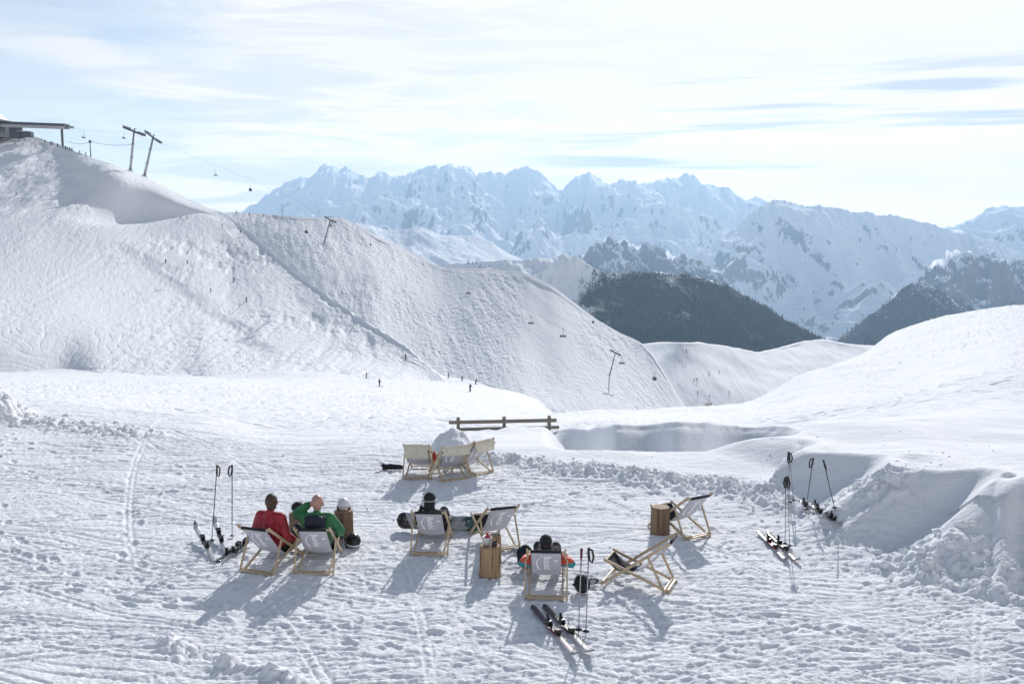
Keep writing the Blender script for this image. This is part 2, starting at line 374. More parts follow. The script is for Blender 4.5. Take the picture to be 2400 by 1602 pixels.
# ------------------------------------------------------------------ hillside and mountain sheets
BV = {}
def stretch_d(d):
    return np.interp(d, [200, 385, 512, 600, 900], [239, 350, 575, 650, 1200])
def sheet(name, cols, nc, nr, mat, disp=None, back=(60, 60), px_pad=True, smooth_x=True, near=False):
    """cols: [(px, [(py,d)...bottom..top])]; a hillside with its own distances and a falling back side"""
    pxs = np.array([c[0] for c in cols], float); k = len(cols[0][1])
    Yv = np.array([[p[0] for p in c[1]] for c in cols], float); Dv = np.array([[p[1] for p in c[1]] for c in cols], float)
    if near: Dv = stretch_d(Dv)
    gx = np.linspace(pxs[0], pxs[-1], nc)
    fy = np.array([np.interp(gx, pxs, Yv[:, j]) for j in range(k)]); fd = np.array([pchip(gx, pxs, Dv[:, j]) if smooth_x else np.interp(gx, pxs, Dv[:, j]) for j in range(k)])
    def blur(q, wpx):
        nk = max(1, int(wpx / ((pxs[-1] - pxs[0]) / nc))); kr = np.hanning(2 * nk + 3)[1:-1]; kr /= kr.sum(); return np.convolve(np.pad(q, nk, mode='edge'), kr, 'valid')
    if smooth_x:
        fd = np.array([blur(q, 55) for q in fd]); fy = np.array([blur(q, 55 if jj < k - 1 else 9) for jj, q in enumerate(fy)])
    tt = np.linspace(0, k - 1, nr); co = []
    for t in tt:
        i = min(int(t), k - 2); a = t - i
        # catmull-rom across rows
        i0, i3 = max(i - 1, 0), min(i + 2, k - 1)
        def cr(q): return .5 * ((2 * q[i]) + (-q[i0] + q[i + 1]) * a + (2 * q[i0] - 5 * q[i] + 4 * q[i + 1] - q[i3]) * a * a + (-q[i0] + 3 * q[i] - 3 * q[i + 1] + q[i3]) * a ** 3)
        yy, dd = cr(fy), cr(fd)
        v = (801 - yy) / F; u = (gx - 1200) / F; yw = CP + v * SP
        co.append(np.stack([u / yw * dd, dd, HC + (-SP + v * CP) / yw * dd], -1))
    co = np.array(co)
    last = co[-1]; bd, bz = back
    for q in (.12, .35, 1.):
        e = last.copy(); e[:, 1] += bd * q; e[:, 0] *= (last[:, 1] + bd * q) / last[:, 1]; e[:, 2] -= bz * q * q; co = np.concatenate([co, e[None]])
    T = np.concatenate([np.linspace(0, 1, nr), [1, 1, 1]])[:, None] * np.ones(nc)
    if disp is not None: co[:, :, 2] += disp(co[:, :, 0], co[:, :, 1], co[:, :, 2], T)
    o = fast_mesh(name, co.reshape(-1, 3), grid_faces(nr + 3, nc), [mat], 'structure')
    cc = co[::2, ::3]; f = grid_faces(*cc.shape[:2])
    BV[name] = BVHTree.FromPolygons([tuple(v) for v in cc.reshape(-1, 3).tolist()], [tuple(q) for q in f.tolist()])
    return o
def on_hill(px, py, *names):
    u, v, ww = ray(px, py); best = None
    for nme in names:
        h = BV[nme].ray_cast(Vector((0, 0, HC)), Vector((u, v, ww)).normalized())
        if h[0] and (best is None or h[3] < best[1]): best = (h[0], h[3])
    return best[0] if best else None

def d_left(x, y, z, T):
    px = x / y * F * CP + 1200; py = py_of(x, y, z)
    a = .8 * x - .6 * z; b = .6 * x + .8 * z             # along / across the tracks
    mog = sstep(180, 330, px) * (1 - sstep(-12, 2, z)) * sstep(-54, -42, z)
    r = .30 * fbm(b / 9, a / 20, 3, .5) + .15 * fbm(b / 2.0, a / 9, 3, .6) + .16 * fbm(x / 2.1, y / 2.6, 3, .65) + mog * (.3 * perlin(x / 2.6, y / 5) - .95 * sstep(.02, .5, perlin(b / 3.6, a / 7)) * (px > 330 + (py - 590) * 1.32))
    # the gully whose lee side lies in shade
    calm = sstep(-.25, .35, fbm(x / 45 + 4, y / 60, 2) + .1); r = r * (.35 + .75 * calm) - .15 * tracks(x, y, 3.2, .2)
    ln = px + 16 * perlin(y / 22, y * 0 + 2) - (330 + (py_of(x, y, z) - 590) * 1.32)
    r = r + 1.6 * sstep(-38, 16, ln) * (1 - sstep(60, 260, ln)) * sstep(545, 600, py) * (1 - sstep(800, 860, py)) * (px > 150)
    r = r + 1.1 * sstep(.88, .99, T) * sstep(505, 545, px) * (1 - sstep(900, 1000, px))
    hump = sstep(0, 12, z) * (1 - sstep(200, 250, px))
    r = r + hump * (2.4 * fbm(x / 30, z / 20, 4, .55))
    flat = 1 - sstep(-56, -46, z)
    return r * (1 - .93 * flat) * np.where((T > .97) & (px < 500), .4, 1) * np.where(px > 250, 1 - .5 * sstep(4, 8, z), 1)
def py_of(x, y, z):
    c = (z - HC) / y; return 801 - F * (c * CP + SP) / (CP - c * SP)
M['hill_l'] = snow_mat('tracked_snow_slope', [(.35, 1), (1.1, .6)], .45, .6, rot=R(-20), stretch=(1, .4, .35))
cl_ = [
 (-500, [(900, 250), (720, 310), (540, 510), (480, 590), (400, 680), (300, 800)]),
 (0,   [(885, 290), (740, 340), (540, 520), (480, 590), (400, 675), (312, 790)]),
 (61,  [(885, 295), (740, 345), (540, 520), (480, 588), (400, 668), (315, 780)]),
 (112, [(885, 300), (735, 352), (545, 520), (488, 580), (415, 652), (329, 760)]),
 (163, [(885, 305), (735, 358), (548, 520), (500, 570), (425, 640), (347, 725)]),
 (215, [(888, 290), (735, 366), (546, 525), (512, 572), (402, 632), (370, 680)]),
 (266, [(888, 292), (735, 374), (543, 535), (525, 585), (412, 620), (386, 660)]),
 (337, [(888, 296), (735, 384), (540, 550), (524, 600), (442, 628), (414, 658)]),
 (388, [(888, 298), (732, 394), (532, 560), (520, 604), (462, 622), (439, 650)]),
 (439, [(888, 300), (730, 402), (522, 570), (512, 606), (484, 617), (465, 640)]),
 (490, [(890, 286), (745, 396), (512, 580), (506, 604), (497, 612), (488, 625)]),
 (520, [(891, 286), (752, 398), (540, 560), (522, 582), (508, 600), (499, 615)]),
 (600, [(893, 286), (780, 384), (662, 466), (610, 505), (575, 535), (560, 548)]),
 (700, [(893, 288), (805, 370), (738, 420), (692, 449), (665, 467), (650, 478)]),
 (870, [(893, 292), (853, 343), (813, 372), (790, 385), (778, 392), (768, 398)]),
 (960, [(905, 295), (876, 332), (852, 352), (838, 360), (828, 365), (820, 369)]),
 (1050, [(960, 312), (940, 320), (925, 326), (912, 332), (903, 336), (895, 340)]),
 (1150, [(1000, 300), (985, 304), (970, 308), (960, 312), (950, 315), (945, 318)]),
]
sheet('left_hillside', cl_, 900, 420, M['hill_l'], d_left, back=(60, 45))
def d_ridge(x, y, z, T):
    px = x / y * F * CP + 1200; py = py_of(x, y, z)
    a = .75 * x - .66 * z; b = .66 * x + .75 * z
    sm = sstep(1200, 1255, px) * (1 - sstep(1320, 1390, px)) * (1 - sstep(800, 900, py))   # groomed smooth face
    r = .30 * fbm(b / 9, a / 18, 3, .5) + (.17 * fbm(b / 2.2, a / 7, 3, .6) + .18 * fbm(x / 2.1, y / 3, 3, .65)) * (1 - .85 * sm)
    calm = sstep(-.25, .35, fbm(x / 40 + 4, y / 50, 2) + .15); r = r * (.45 + .65 * calm) - .13 * tracks(x, y, 3.0, .15, 5) * (1 - .8 * sm)
    r = r + (1 - sstep(850, 950, px)) * .4 * perlin(b / 3.4, a / 5.5) * (1 - sm)
    r = r - 2.0 * np.exp(-((px - 1275) / 45.) ** 2) * sstep(0, .6, 1 - T + .2) * (1 - sstep(880, 960, py))
    r = r + 1.2 * fbm(x / 40 + 3, z / 30, 2)
    return r * np.where(T > .97, .35, 1)
M['hill_r'] = snow_mat('steep_tracked_snow', [(.4, 1), (1.3, .6)], .4, .6, rot=R(-35), stretch=(1, .35, .35))
cr_ = [
 (470, [(600, 520), (560, 545), (530, 565), (512, 585), (506, 600), (500, 612)]),
 (560, [(600, 540), (570, 556), (545, 572), (525, 588), (510, 602), (497, 617)]),
 (620, [(660, 505), (620, 518), (590, 530), (560, 550), (530, 575), (502, 605)]),
 (700, [(720, 455), (680, 468), (650, 480), (600, 510), (555, 542), (508, 582)]),
 (800, [(790, 405), (755, 418), (720, 432), (650, 472), (580, 520), (511, 578)]),
 (830, [(800, 400), (770, 412), (738, 424), (665, 465), (595, 512), (524, 568)]),
 (870, [(850, 370), (820, 382), (768, 400), (700, 440), (625, 490), (545, 552)]),
 (900, [(860, 366), (825, 380), (785, 396), (715, 436), (640, 486), (560, 548)]),
 (960, [(900, 352), (860, 366), (820, 384), (745, 424), (668, 474), (590, 536)]),
 (1010, [(930, 338), (890, 352), (850, 370), (775, 408), (697, 456), (617, 514)]),
 (1040, [(940, 334), (905, 346), (865, 364), (790, 402), (710, 448), (627, 504)]),
 (1200, [(990, 300), (950, 314), (915, 330), (830, 368), (735, 414), (635, 470)]),
 (1240, [(995, 296), (955, 310), (920, 326), (838, 364), (742, 408), (641, 460)]),
 (1290, [(1000, 296), (965, 310), (930, 326), (850, 362), (760, 402), (666, 446)]),
 (1350, [(1010, 296), (975, 312), (940, 328), (870, 362), (790, 400), (711, 438)]),
 (1400, [(1010, 300), (980, 314), (950, 328), (885, 362), (815, 396), (750, 428)]),
 (1450, [(1010, 306), (985, 318), (955, 332), (897, 364), (838, 394), (780, 422)]),
 (1500, [(1010, 314), (985, 326), (958, 340), (905, 368), (852, 393), (801, 416)]),
 (1530, [(1015, 318), (990, 330), (965, 343), (920, 366), (875, 386), (832, 404)]),
 (1560, [(1030, 318), (1005, 332), (980, 346), (945, 362), (912, 376), (882, 388)]),
 (1600, [(1050, 320), (1030, 332), (1012, 344), (988, 356), (968, 366), (950, 376)]),
 (1650, [(1090, 320), (1080, 330), (1070, 340), (1055, 352), (1042, 362), (1030, 372)]),
]
sheet('mogul_ridge', cr_, 900, 360, M['hill_r'], d_ridge, back=(80, 70))
def d_col(x, y, z, T):
    return (1.6 * fbm(x / 35, y / 60, 3) + .35 * fbm(x / 6, z / 9, 3, .6)) * np.where(T > .97, .4, 1)
cc_ = [
 (1440, [(1000, 400), (930, 430), (870, 465), (812, 505)]),
 (1520, [(1000, 400), (920, 430), (860, 460), (806, 495)]),
 (1600, [(1000, 400), (920, 425), (860, 450), (803, 466)]),
 (1640, [(1000, 400), (920, 425), (860, 452), (804, 486)]),
 (1700, [(1000, 400), (920, 430), (865, 465), (812, 505)]),
 (1780, [(1000, 400), (930, 440), (875, 485), (828, 525)]),
 (1830, [(1000, 400), (925, 445), (865, 495), (814, 545)]),
 (1880, [(1000, 400), (920, 445), (850, 500), (801, 555)]),
 (1925, [(1000, 410), (920, 450), (850, 505), (796, 560)]),
 (1990, [(1000, 420), (920, 460), (855, 515), (807, 570)]),
 (2050, [(1000, 430), (920, 470), (860, 520), (813, 570)]),
 (2300, [(1000, 430), (920, 470), (860, 520), (815, 570)]),
]
sheet('saddle_ridge', cc_, 400, 160, M['snow_hill'], d_col, back=(100, 80))

# --- far mountains
def far_cols(pts, bots, dt, db, k=6, pad=0):
    """silhouette in 2349-view pixels -> columns; bots = bottom y"""
    out = []
    for x, y in pts:
        t = S(y); b = S(bots)
        out.append((S(x), [(b + (t - b) * (i / (k - 1)), db + (dt - db) * (i / (k - 1)) ** 1.0) for i in range(k)]))
    return out
def d_mtn(sc, amp, gul=.5, top=.35, seed=0):
    def f(x, y, z, T):
        win = np.minimum(1, .25 + T * 2) * np.where(T > .8, 1 - (1 - top) * sstep(.8, 1, T), 1)
        wx = x + sc * .25 * perlin(x / sc + 7, y / sc); wy = y + sc * .25 * perlin(x / sc, y / sc + 3)
        r = ridged(wx / sc + seed, wy / (sc * 1.25) + seed, 7, .5) * amp
        g = ridged((wx + .5 * wy) / (sc * .42) - seed, (wy - .5 * wx) / (sc * .8), 4, .55) * amp * gul
        return (r + g - amp * .1) * win + (fbm(x / (sc * .10), y / (sc * .3), 3, .6) * amp * .10) * (.4 + .6 * T) + np.abs(perlin(x / (sc * .035), y / (sc * .2))) * amp * .07 * T
    return f
M['massif'] = mountain_mat('massif_snow_rock', 1 / 300., -.22)
M['peak'] = mountain_mat('peak_snow_rock', 1 / 350., -.2)
M['mtn'] = mountain_mat('mountain_snow_rock_wood', 1 / 130., -.2, (-1500, -350, 1 / 160., -.25))
M['dome'] = mountain_mat('dome_snow', 1 / 900., -.3, (-1100, -400, 1 / 120., -.28))
M['wood'] = mountain_mat('wooded_slope', 1 / 300., -.2, (-900, 200, 1 / 60., .08))
M['streak'] = mountain_mat('streaked_wooded_slope', 1 / 300., -.05, (-900, 0, 1 / 80., -.22), gully=2.6)
EXT = [(-900, 505), (-300, 520), (300, 500)]
mass = [(430, 560), (520, 510), (555, 485), (590, 463), (610, 448), (625, 438), (640, 436), (655, 425), (672, 421), (690, 410), (710, 408), (725, 400), (735, 387), (750, 383), (766, 384), (776, 390), (786, 386), (796, 381), (806, 384), (820, 396), (832, 398), (845, 402), (858, 396), (868, 386), (878, 395), (895, 400), (930, 405), (950, 395), (965, 388), (1000, 388), (1010, 395), (1025, 385), (1036, 375), (1048, 384), (1064, 384), (1080, 392), (1092, 403), (1105, 390), (1125, 386), (1145, 388), (1160, 396), (1170, 384), (1190, 376), (1212, 374), (1232, 384), (1250, 398), (1268, 412), (1290, 428), (1308, 410), (1322, 398), (1340, 394), (1353, 386), (1362, 392), (1378, 404), (1400, 414), (1430, 413), (1450, 422), (1470, 420), (1500, 418), (1530, 412), (1548, 409), (1570, 402), (1590, 410), (1610, 422), (1640, 428), (1665, 438), (1690, 455), (1720, 464), (1760, 478), (1800, 500), (1900, 530), (2100, 560)]
sheet('snowy_massif', far_cols(mass, 690, 15000, 8500), 1100, 260, M['massif'], d_mtn(2600, 420, .35, .16, 3.3), back=(1400, 1500), smooth_x=False)
sheet('distant_peak', far_cols([(1640, 500), (1690, 470), (1715, 456), (1733, 450), (1750, 455), (1770, 470), (1820, 500)], 560, 16300, 15200), 90, 60, M['massif'], d_mtn(900, 120, .5, .3, 1.3), back=(1200, 1500))
sheet('far_right_mountain', far_cols([(2040, 560), (2120, 530), (2180, 512), (2230, 502), (2265, 488), (2300, 478), (2330, 475), (2370, 480), (2450, 500), (2700, 470), (3100, 500)], 680, 13000, 9000), 300, 140, M['peak'], d_mtn(1300, 220, .5, .3, 7.1), back=(2500, 2000))
sheet('right_mountain', far_cols([(1330, 720), (1450, 650), (1530, 608), (1590, 583), (1640, 552), (1690, 515), (1735, 482), (1765, 470), (1785, 463), (1812, 470), (1850, 474), (1900, 474), (1925, 481), (1960, 486), (2010, 484), (2060, 488), (2100, 497), (2150, 512), (2190, 526), (2240, 548), (2300, 562), (2349, 575), (2450, 580), (2800, 560), (3100, 560)], 830, 9000, 6500), 800, 280, M['mtn'], d_mtn(1500, 230, .4, .2, 2.2), back=(2500, 2000))
sheet('streaked_peak', far_cols([(1180, 700), (1260, 650), (1320, 600), (1350, 572), (1380, 555), (1410, 548), (1450, 553), (1500, 568), (1540, 585), (1590, 590), (1640, 625), (1720, 690)], 720, 6800, 6000), 260, 120, M['streak'], d_mtn(380, 100, .9, .4, 5.2), back=(1500, 1200))
sheet('snowy_dome', far_cols([(640, 560), (740, 505), (790, 508), (850, 520), (900, 528), (950, 520), (985, 528), (1010, 540), (1060, 542), (1100, 548), (1130, 560), (1160, 580), (1220, 610), (1320, 650)], 720, 6800, 5200), 300, 120, M['dome'], d_mtn(1100, 60, .3, .3, 9.2), back=(1500, 1200))
sheet('wooded_flank', far_cols([(1980, 790), (2060, 700), (2110, 640), (2150, 605), (2190, 583), (2230, 588), (2280, 598), (2349, 615), (2500, 620), (3000, 640)], 860, 6000, 4900), 400, 150, M['streak'], d_mtn(420, 130, .9, .4, 6.2), back=(1500, 1500))
sheet('wooded_pyramid', far_cols([(1760, 900), (1850, 850), (1930, 775), (1980, 730), (2030, 690), (2070, 662), (2095, 650), (2120, 652), (2160, 672), (2230, 712), (2320, 760), (2420, 830)], 900, 4400, 3600), 340, 120, M['wood'], d_mtn(500, 60, .7, .3, 8.2), back=(1500, 1500))
M['wood2'] = mountain_mat('dark_wood_ridge', 1 / 300., -.3, (-340, -40, 1 / 50., .22), xmin=.066)
wr = far_cols([(820, 640), (900, 612), (1000, 606), (1100, 600), (1200, 592), (1280, 590), (1320, 590), (1350, 604), (1385, 622), (1420, 618), (1470, 622), (1520, 627), (1580, 632), (1620, 640), (1680, 664), (1740, 700), (1800, 735), (1860, 768), (1920, 792), (2000, 830), (2100, 860)], 1000, 3000, 2000, 8)
def wood_amt(x, y, z, T): return d_mtn(280, 25, .6, .35, 4.4)(x, y, z, T)
sheet('wooded_ridge', wr, 520, 260, M['wood2'], wood_amt, back=(800, 700))
# ------------------------------------------------------------------ haze
def haze():
    lo = min(o.bound_box[0][2] for o in C.objects if o.type == 'MESH') - 1; hi = 1000
    v = np.array([(x, y, z) for z in (lo, hi) for y in (-800, 17800) for x in (-24000, 24000)], float)
    f = np.array([(0, 1, 3, 2), (4, 6, 7, 5), (0, 4, 5, 1), (2, 3, 7, 6), (0, 2, 6, 4), (1, 5, 7, 3)])
    m = bpy.data.materials.new('haze_air'); m.use_nodes = True; k = NT(m.node_tree); k.n.clear()
    pv = k.node('ShaderNodeVolumePrincipled'); pv.inputs['Color'].default_value = (.46, .705, 1, 1)
    pv.inputs['Density'].default_value = 6.0e-5; pv.inputs['Anisotropy'].default_value = .42
    k.l.new(pv.outputs[0], k.node('ShaderNodeOutputMaterial').inputs['Volume'])
    o = fast_mesh('haze', v, f, [m], 'stuff', smooth=False)
    bm = bmesh.new(); bm.from_mesh(o.data); bmesh.ops.recalc_face_normals(bm, faces=bm.faces); bm.to_mesh(o.data); bm.free()
haze()
# ------------------------------------------------------------------ mesh helpers
class MB:
    def __init__(s): s.v = []; s.f = []; s.m = []; s.mi = 0
    def add(s, vs, fs):
        k = len(s.v); s.v += [tuple(v) for v in vs]; s.f += [tuple(i + k for i in f) for f in fs]; s.m += [s.mi] * len(fs); return s
    def box(s, c, size, rot=None):
        rot = rot or Matrix(); c = Vector(c); hx, hy, hz_ = [q / 2 for q in size]
        vs = [c + rot.to_3x3() @ Vector((x * hx, y * hy, z * hz_)) for z in (-1, 1) for y in (-1, 1) for x in (-1, 1)]
        return s.add(vs, [(0, 2, 3, 1), (4, 5, 7, 6), (0, 1, 5, 4), (2, 6, 7, 3), (0, 4, 6, 2), (1, 3, 7, 5)])
    def bar(s, p, q, a, b, up=(0, 0, 1), bev=.18):
        """rectangular bar with chamfered edges from p to q; a across, b along up"""
        p, q = Vector(p), Vector(q); t = (q - p).normalized(); u = Vector(up); sx = t.cross(u)
        if sx.length < 1e-4: sx = t.cross(Vector((1, 0, 0)))
        sx.normalize(); su = sx.cross(t)
        c = bev * min(a, b); x, y = a / 2, b / 2
        ring = [(x - c, -y), (x, -y + c), (x, y - c), (x - c, y), (-x + c, y), (-x, y - c), (-x, -y + c), (-x + c, -y)]
        vs = [e + sx * i + su * j for e in (p, q) for i, j in ring]
        fs = [(i, (i + 1) % 8, 8 + (i + 1) % 8, 8 + i) for i in range(8)] + [tuple(range(7, -1, -1)), tuple(range(8, 16))]
        return s.add(vs, fs)
    def tube(s, pts, rad, n=10, cap=True, flat=1.):
        pts = [Vector(p) for p in pts]; rad = rad if isinstance(rad, (list, tuple)) else [rad] * len(pts)
        vs = []; ref = None
        for i, p in enumerate(pts):
            t = (pts[min(i + 1, len(pts) - 1)] - pts[max(i - 1, 0)]).normalized()
            if ref is None: ref = t.cross(Vector((0, 0, 1)) if abs(t.z) < .9 else Vector((1, 0, 0))).normalized()
            ref = (ref - t * ref.dot(t)).normalized(); o = t.cross(ref)
            for k in range(n):
                a = 2 * math.pi * k / n; vs.append(p + (ref * math.cos(a) + o * math.sin(a) * flat) * rad[i])
        fs = [(i * n + k, i * n + (k + 1) % n, (i + 1) * n + (k + 1) % n, (i + 1) * n + k) for i in range(len(pts) - 1) for k in range(n)]
        if cap: fs += [tuple(range(n - 1, -1, -1)), tuple((len(pts) - 1) * n + k for k in range(n))]
        return s.add(vs, fs)
    def limb(s, pts, rad, n=14):
        """tube with rounded ends, for bodies"""
        s.tube(pts, rad, n)
        for p, r_ in zip(pts, rad): s.ball(p, (r_, r_, r_), 10, 8)
        return s
    def ball(s, c, r_, nu=16, nv=10, rot=None, zmin=-1):
        c = Vector(c); rot = rot.to_3x3() if rot else Matrix.Identity(3); vs = []; th0 = math.acos(zmin)
        for j in range(nv + 1):
            th = th0 * j / nv
            for i in range(nu):
                a = 2 * math.pi * i / nu
                vs.append(c + rot @ Vector((r_[0] * math.sin(th) * math.cos(a), r_[1] * math.sin(th) * math.sin(a), r_[2] * math.cos(th))))
        fs = [(j * nu + i, (j + 1) * nu + i, (j + 1) * nu + (i + 1) % nu, j * nu + (i + 1) % nu) for j in range(nv) for i in range(nu)]
        fs.append(tuple(nv * nu + i for i in range(nu)))
        return s.add(vs, fs)
    def lathe(s, prof, c=(0, 0, 0), n=28, wob=0, seed=0):
        c = Vector(c); rg = random.Random(seed); wv = [(1 + wob * (math.sin(3 * 2 * math.pi * k / n + seed) * .6 + rg.uniform(-.5, .5))) for k in range(n)]
        vs = [c + Vector((r_ * wv[k] * math.cos(2 * math.pi * k / n), r_ * wv[k] * math.sin(2 * math.pi * k / n), z)) for r_, z in prof for k in range(n)]
        fs = [(i * n + k, i * n + (k + 1) % n, (i + 1) * n + (k + 1) % n, (i + 1) * n + k) for i in range(len(prof) - 1) for k in range(n)]
        fs += [tuple(range(n - 1, -1, -1)), tuple((len(prof) - 1) * n + k for k in range(n))]
        return s.add(vs, fs)
    def sheetg(s, rows):
        nr, nc = len(rows), len(rows[0]); return s.add([p for r_ in rows for p in r_], [(i * nc + j, i * nc + j + 1, (i + 1) * nc + j + 1, (i + 1) * nc + j) for i in range(nr - 1) for j in range(nc - 1)])
    def mesh(s, name, mats, smooth=False, solid=0, sub=0, recalc=True):
        me = bpy.data.meshes.new(name); me.from_pydata(s.v, [], s.f)
        for m in mats: me.materials.append(m)
        for p, m in zip(me.polygons, s.m): p.material_index = m; p.use_smooth = smooth
        if recalc:
            bm = bmesh.new(); bm.from_mesh(me); bmesh.ops.recalc_face_normals(bm, faces=bm.faces); bm.to_mesh(me); bm.free()
        if solid or sub:
            o = bpy.data.objects.new('tmp', me); C.objects.link(o)
            if solid: q = o.modifiers.new('s', 'SOLIDIFY'); q.thickness = solid; q.offset = 0
            if sub: q = o.modifiers.new('u', 'SUBSURF'); q.levels = sub; q.render_levels = sub
            me = bake(o, name, smooth)
        return me
    def build(s, name, mats, parent=None, loc=None, rot=None, **kw):
        mats = mats if isinstance(mats, (list, tuple)) else [mats]
        return link(name, s.mesh(name, mats, **kw), parent, loc, rot)
    def remesh(s, name, mats, parent=None, vox=.014, smooth_it=6, fn=None):
        """one continuous skin grown over all the pieces"""
        mats = mats if isinstance(mats, (list, tuple)) else [mats]
        me = s.mesh(name, mats[:1], recalc=True)
        o = bpy.data.objects.new('tmp', me); C.objects.link(o)
        q = o.modifiers.new('r', 'REMESH'); q.mode = 'VOXEL'; q.voxel_size = vox; q.use_smooth_shade = True
        q = o.modifiers.new('s', 'SMOOTH'); q.iterations = smooth_it; q.factor = .5
        me = bake(o, name, True)
        me.materials.clear()
        for m in mats: me.materials.append(m)
        if fn:
            for p in me.polygons: p.material_index = fn(p.center)
        return link(name, me, parent)
def bake(o, name, smooth):
    dg = bpy.context.evaluated_depsgraph_get(); dg.update()
    me = bpy.data.meshes.new_from_object(o.evaluated_get(dg)); me.name = name
    old = o.data; bpy.data.objects.remove(o); bpy.data.meshes.remove(old)
    for p in me.polygons: p.use_smooth = smooth
    return me
def link(name, me, parent=None, loc=None, rot=None):
    o = bpy.data.objects.new(name, me); C.objects.link(o)
    if parent: o.parent = parent
    if loc is not None: o.location = loc
    if rot is not None: o.rotation_euler = rot
    return o
def tag(o, label, cat, group=None):
    o['label'] = label; o['category'] = cat
    if group: o['group'] = group
    return o
def thing(name, label, cat, loc=(0, 0, 0), rz=0, group=None, rot=None):
    o = bpy.data.objects.new(name, None); C.objects.link(o); o.empty_display_size = .1
    o.location = loc; o.rotation_euler = rot if rot is not None else (0, 0, rz); return tag(o, label, cat, group)
def dup(root, loc, rz=0, label=None, rot=None, scale=None, skip=()):
    r_ = root.copy(); C.objects.link(r_); r_.location = loc; r_.rotation_euler = rot if rot is not None else (0, 0, rz)
    if label: r_['label'] = label
    if scale: r_.scale = scale
    for ch in list(root.children):
        if ch.name.split('.')[0] in skip: continue
        c = ch.copy(); C.objects.link(c); c.parent = r_
        for g in ch.children: d = g.copy(); C.objects.link(d); d.parent = c
    return r_

# ------------------------------------------------------------------ materials of things
M['pine'] = simple('pale_pine', (.50, .39, .26), .55, .22, 9, stretch=(6, 1, 6))
M['canvas'] = simple('grey_canvas', (.50, .50, .56), .85, .06, 60, bump=.3)
M['navy'] = simple('black_canvas', (.012, .013, .02), .85, .2, 60)
M['print'] = simple('white_print', (.92, .92, .95), .8, .05, 30)
M['fleece'] = simple('cream_fleece', (.62, .58, .47), .95, .12, 25, bump=.8, sheen=.5)
M['metal'] = simple('galvanised_steel', (.30, .31, .33), .45, .12, 3, metal=.7)
M['darkmetal'] = simple('dark_steel', (.07, .075, .085), .5, .2, 3, metal=.3)
M['black'] = simple('black_plastic', (.010, .010, .012), .35, .3, 20)
M['matt'] = simple('black_fabric', (.012, .013, .017), .8, .35, 14, bump=.4)
M['white'] = simple('white_plastic', (.72, .72, .74), .4, .05, 10)
M['grey'] = simple('grey_plastic', (.34, .35, .37), .45, .1, 10)
M['red'] = simple('red_plastic', (.38, .02, .02), .45, .1, 10)
M['alu'] = simple('aluminium_shaft', (.35, .35, .37), .3, .1, 10, metal=.8)
M['skin'] = simple('skin', (.50, .27, .20), .5, .08, 30)
M['bald'] = simple('bald_scalp', (.42, .24, .19), .45, .1, 25)
M['hair'] = simple('brown_hair', (.055, .035, .02), .6, .35, 60, stretch=(1, 1, .2), bump=.5)
M['redj'] = simple('crimson_jacket', (.30, .012, .028), .6, .15, 7, bump=.3)
M['greenj'] = simple('green_jacket', (.022, .15, .055), .6, .15, 7, bump=.3)
M['navyj'] = simple('navy_fabric', (.010, .014, .03), .75, .2, 10, bump=.3)
M['orange'] = simple('orange_fabric', (.55, .06, .025), .65, .12, 9)
M['teal'] = simple('teal_fabric', (.03, .22, .27), .65, .15, 9)
M['maroon'] = simple('maroon_fabric', (.12, .015, .03), .75, .15, 9)
M['trouser'] = simple('dark_trousers', (.02, .022, .03), .8, .2, 9, bump=.3)
M['greywood'] = simple('weathered_wood', (.22, .19, .155), .8, .22, 6, stretch=(1, 8, 8), bump=.5)
M['glass'] = simple('tinted_window', (.05, .07, .09), .15, .1, 3)
def wood_log(name, col, col2):
    m, k, b = new_mat(name); tc = k.node('ShaderNodeTexCoord').outputs['Object']
    f = k.noise(k.mapping(tc, scale=(9, 9, .7)), 1, 7, .7, .6); kn = k.noise(k.mapping(tc, scale=(6, 6, 9)), 1, 3, .6)
    c = k.mix(k.ramp(f, .35, .65), col2, col); c = k.mix(k.ramp(kn, .70, .76), c, (.035, .022, .015))
    x_, y_, z_ = k.sep(tc)
    k.put(b.inputs['Base Color'], c); b.inputs['Roughness'].default_value = .75
    bn = k.node('ShaderNodeBump'); bn.inputs['Strength'].default_value = .7; bn.inputs['Distance'].default_value = .012
    k.put(bn.inputs['Height'], f); k.put(b.inputs['Normal'], bn.outputs[0]); return m
M['log_light'] = wood_log('peeled_log', (.42, .29, .16), (.28, .18, .10))
M['log_brown'] = wood_log('brown_log', (.27, .17, .10), (.13, .085, .055))
M['crack'] = simple('dark_wood_crack', (.05, .032, .02), .9, .2, 10)
M['log_end'] = simple('sawn_log_end', (.30, .21, .13), .8, .25, 14)

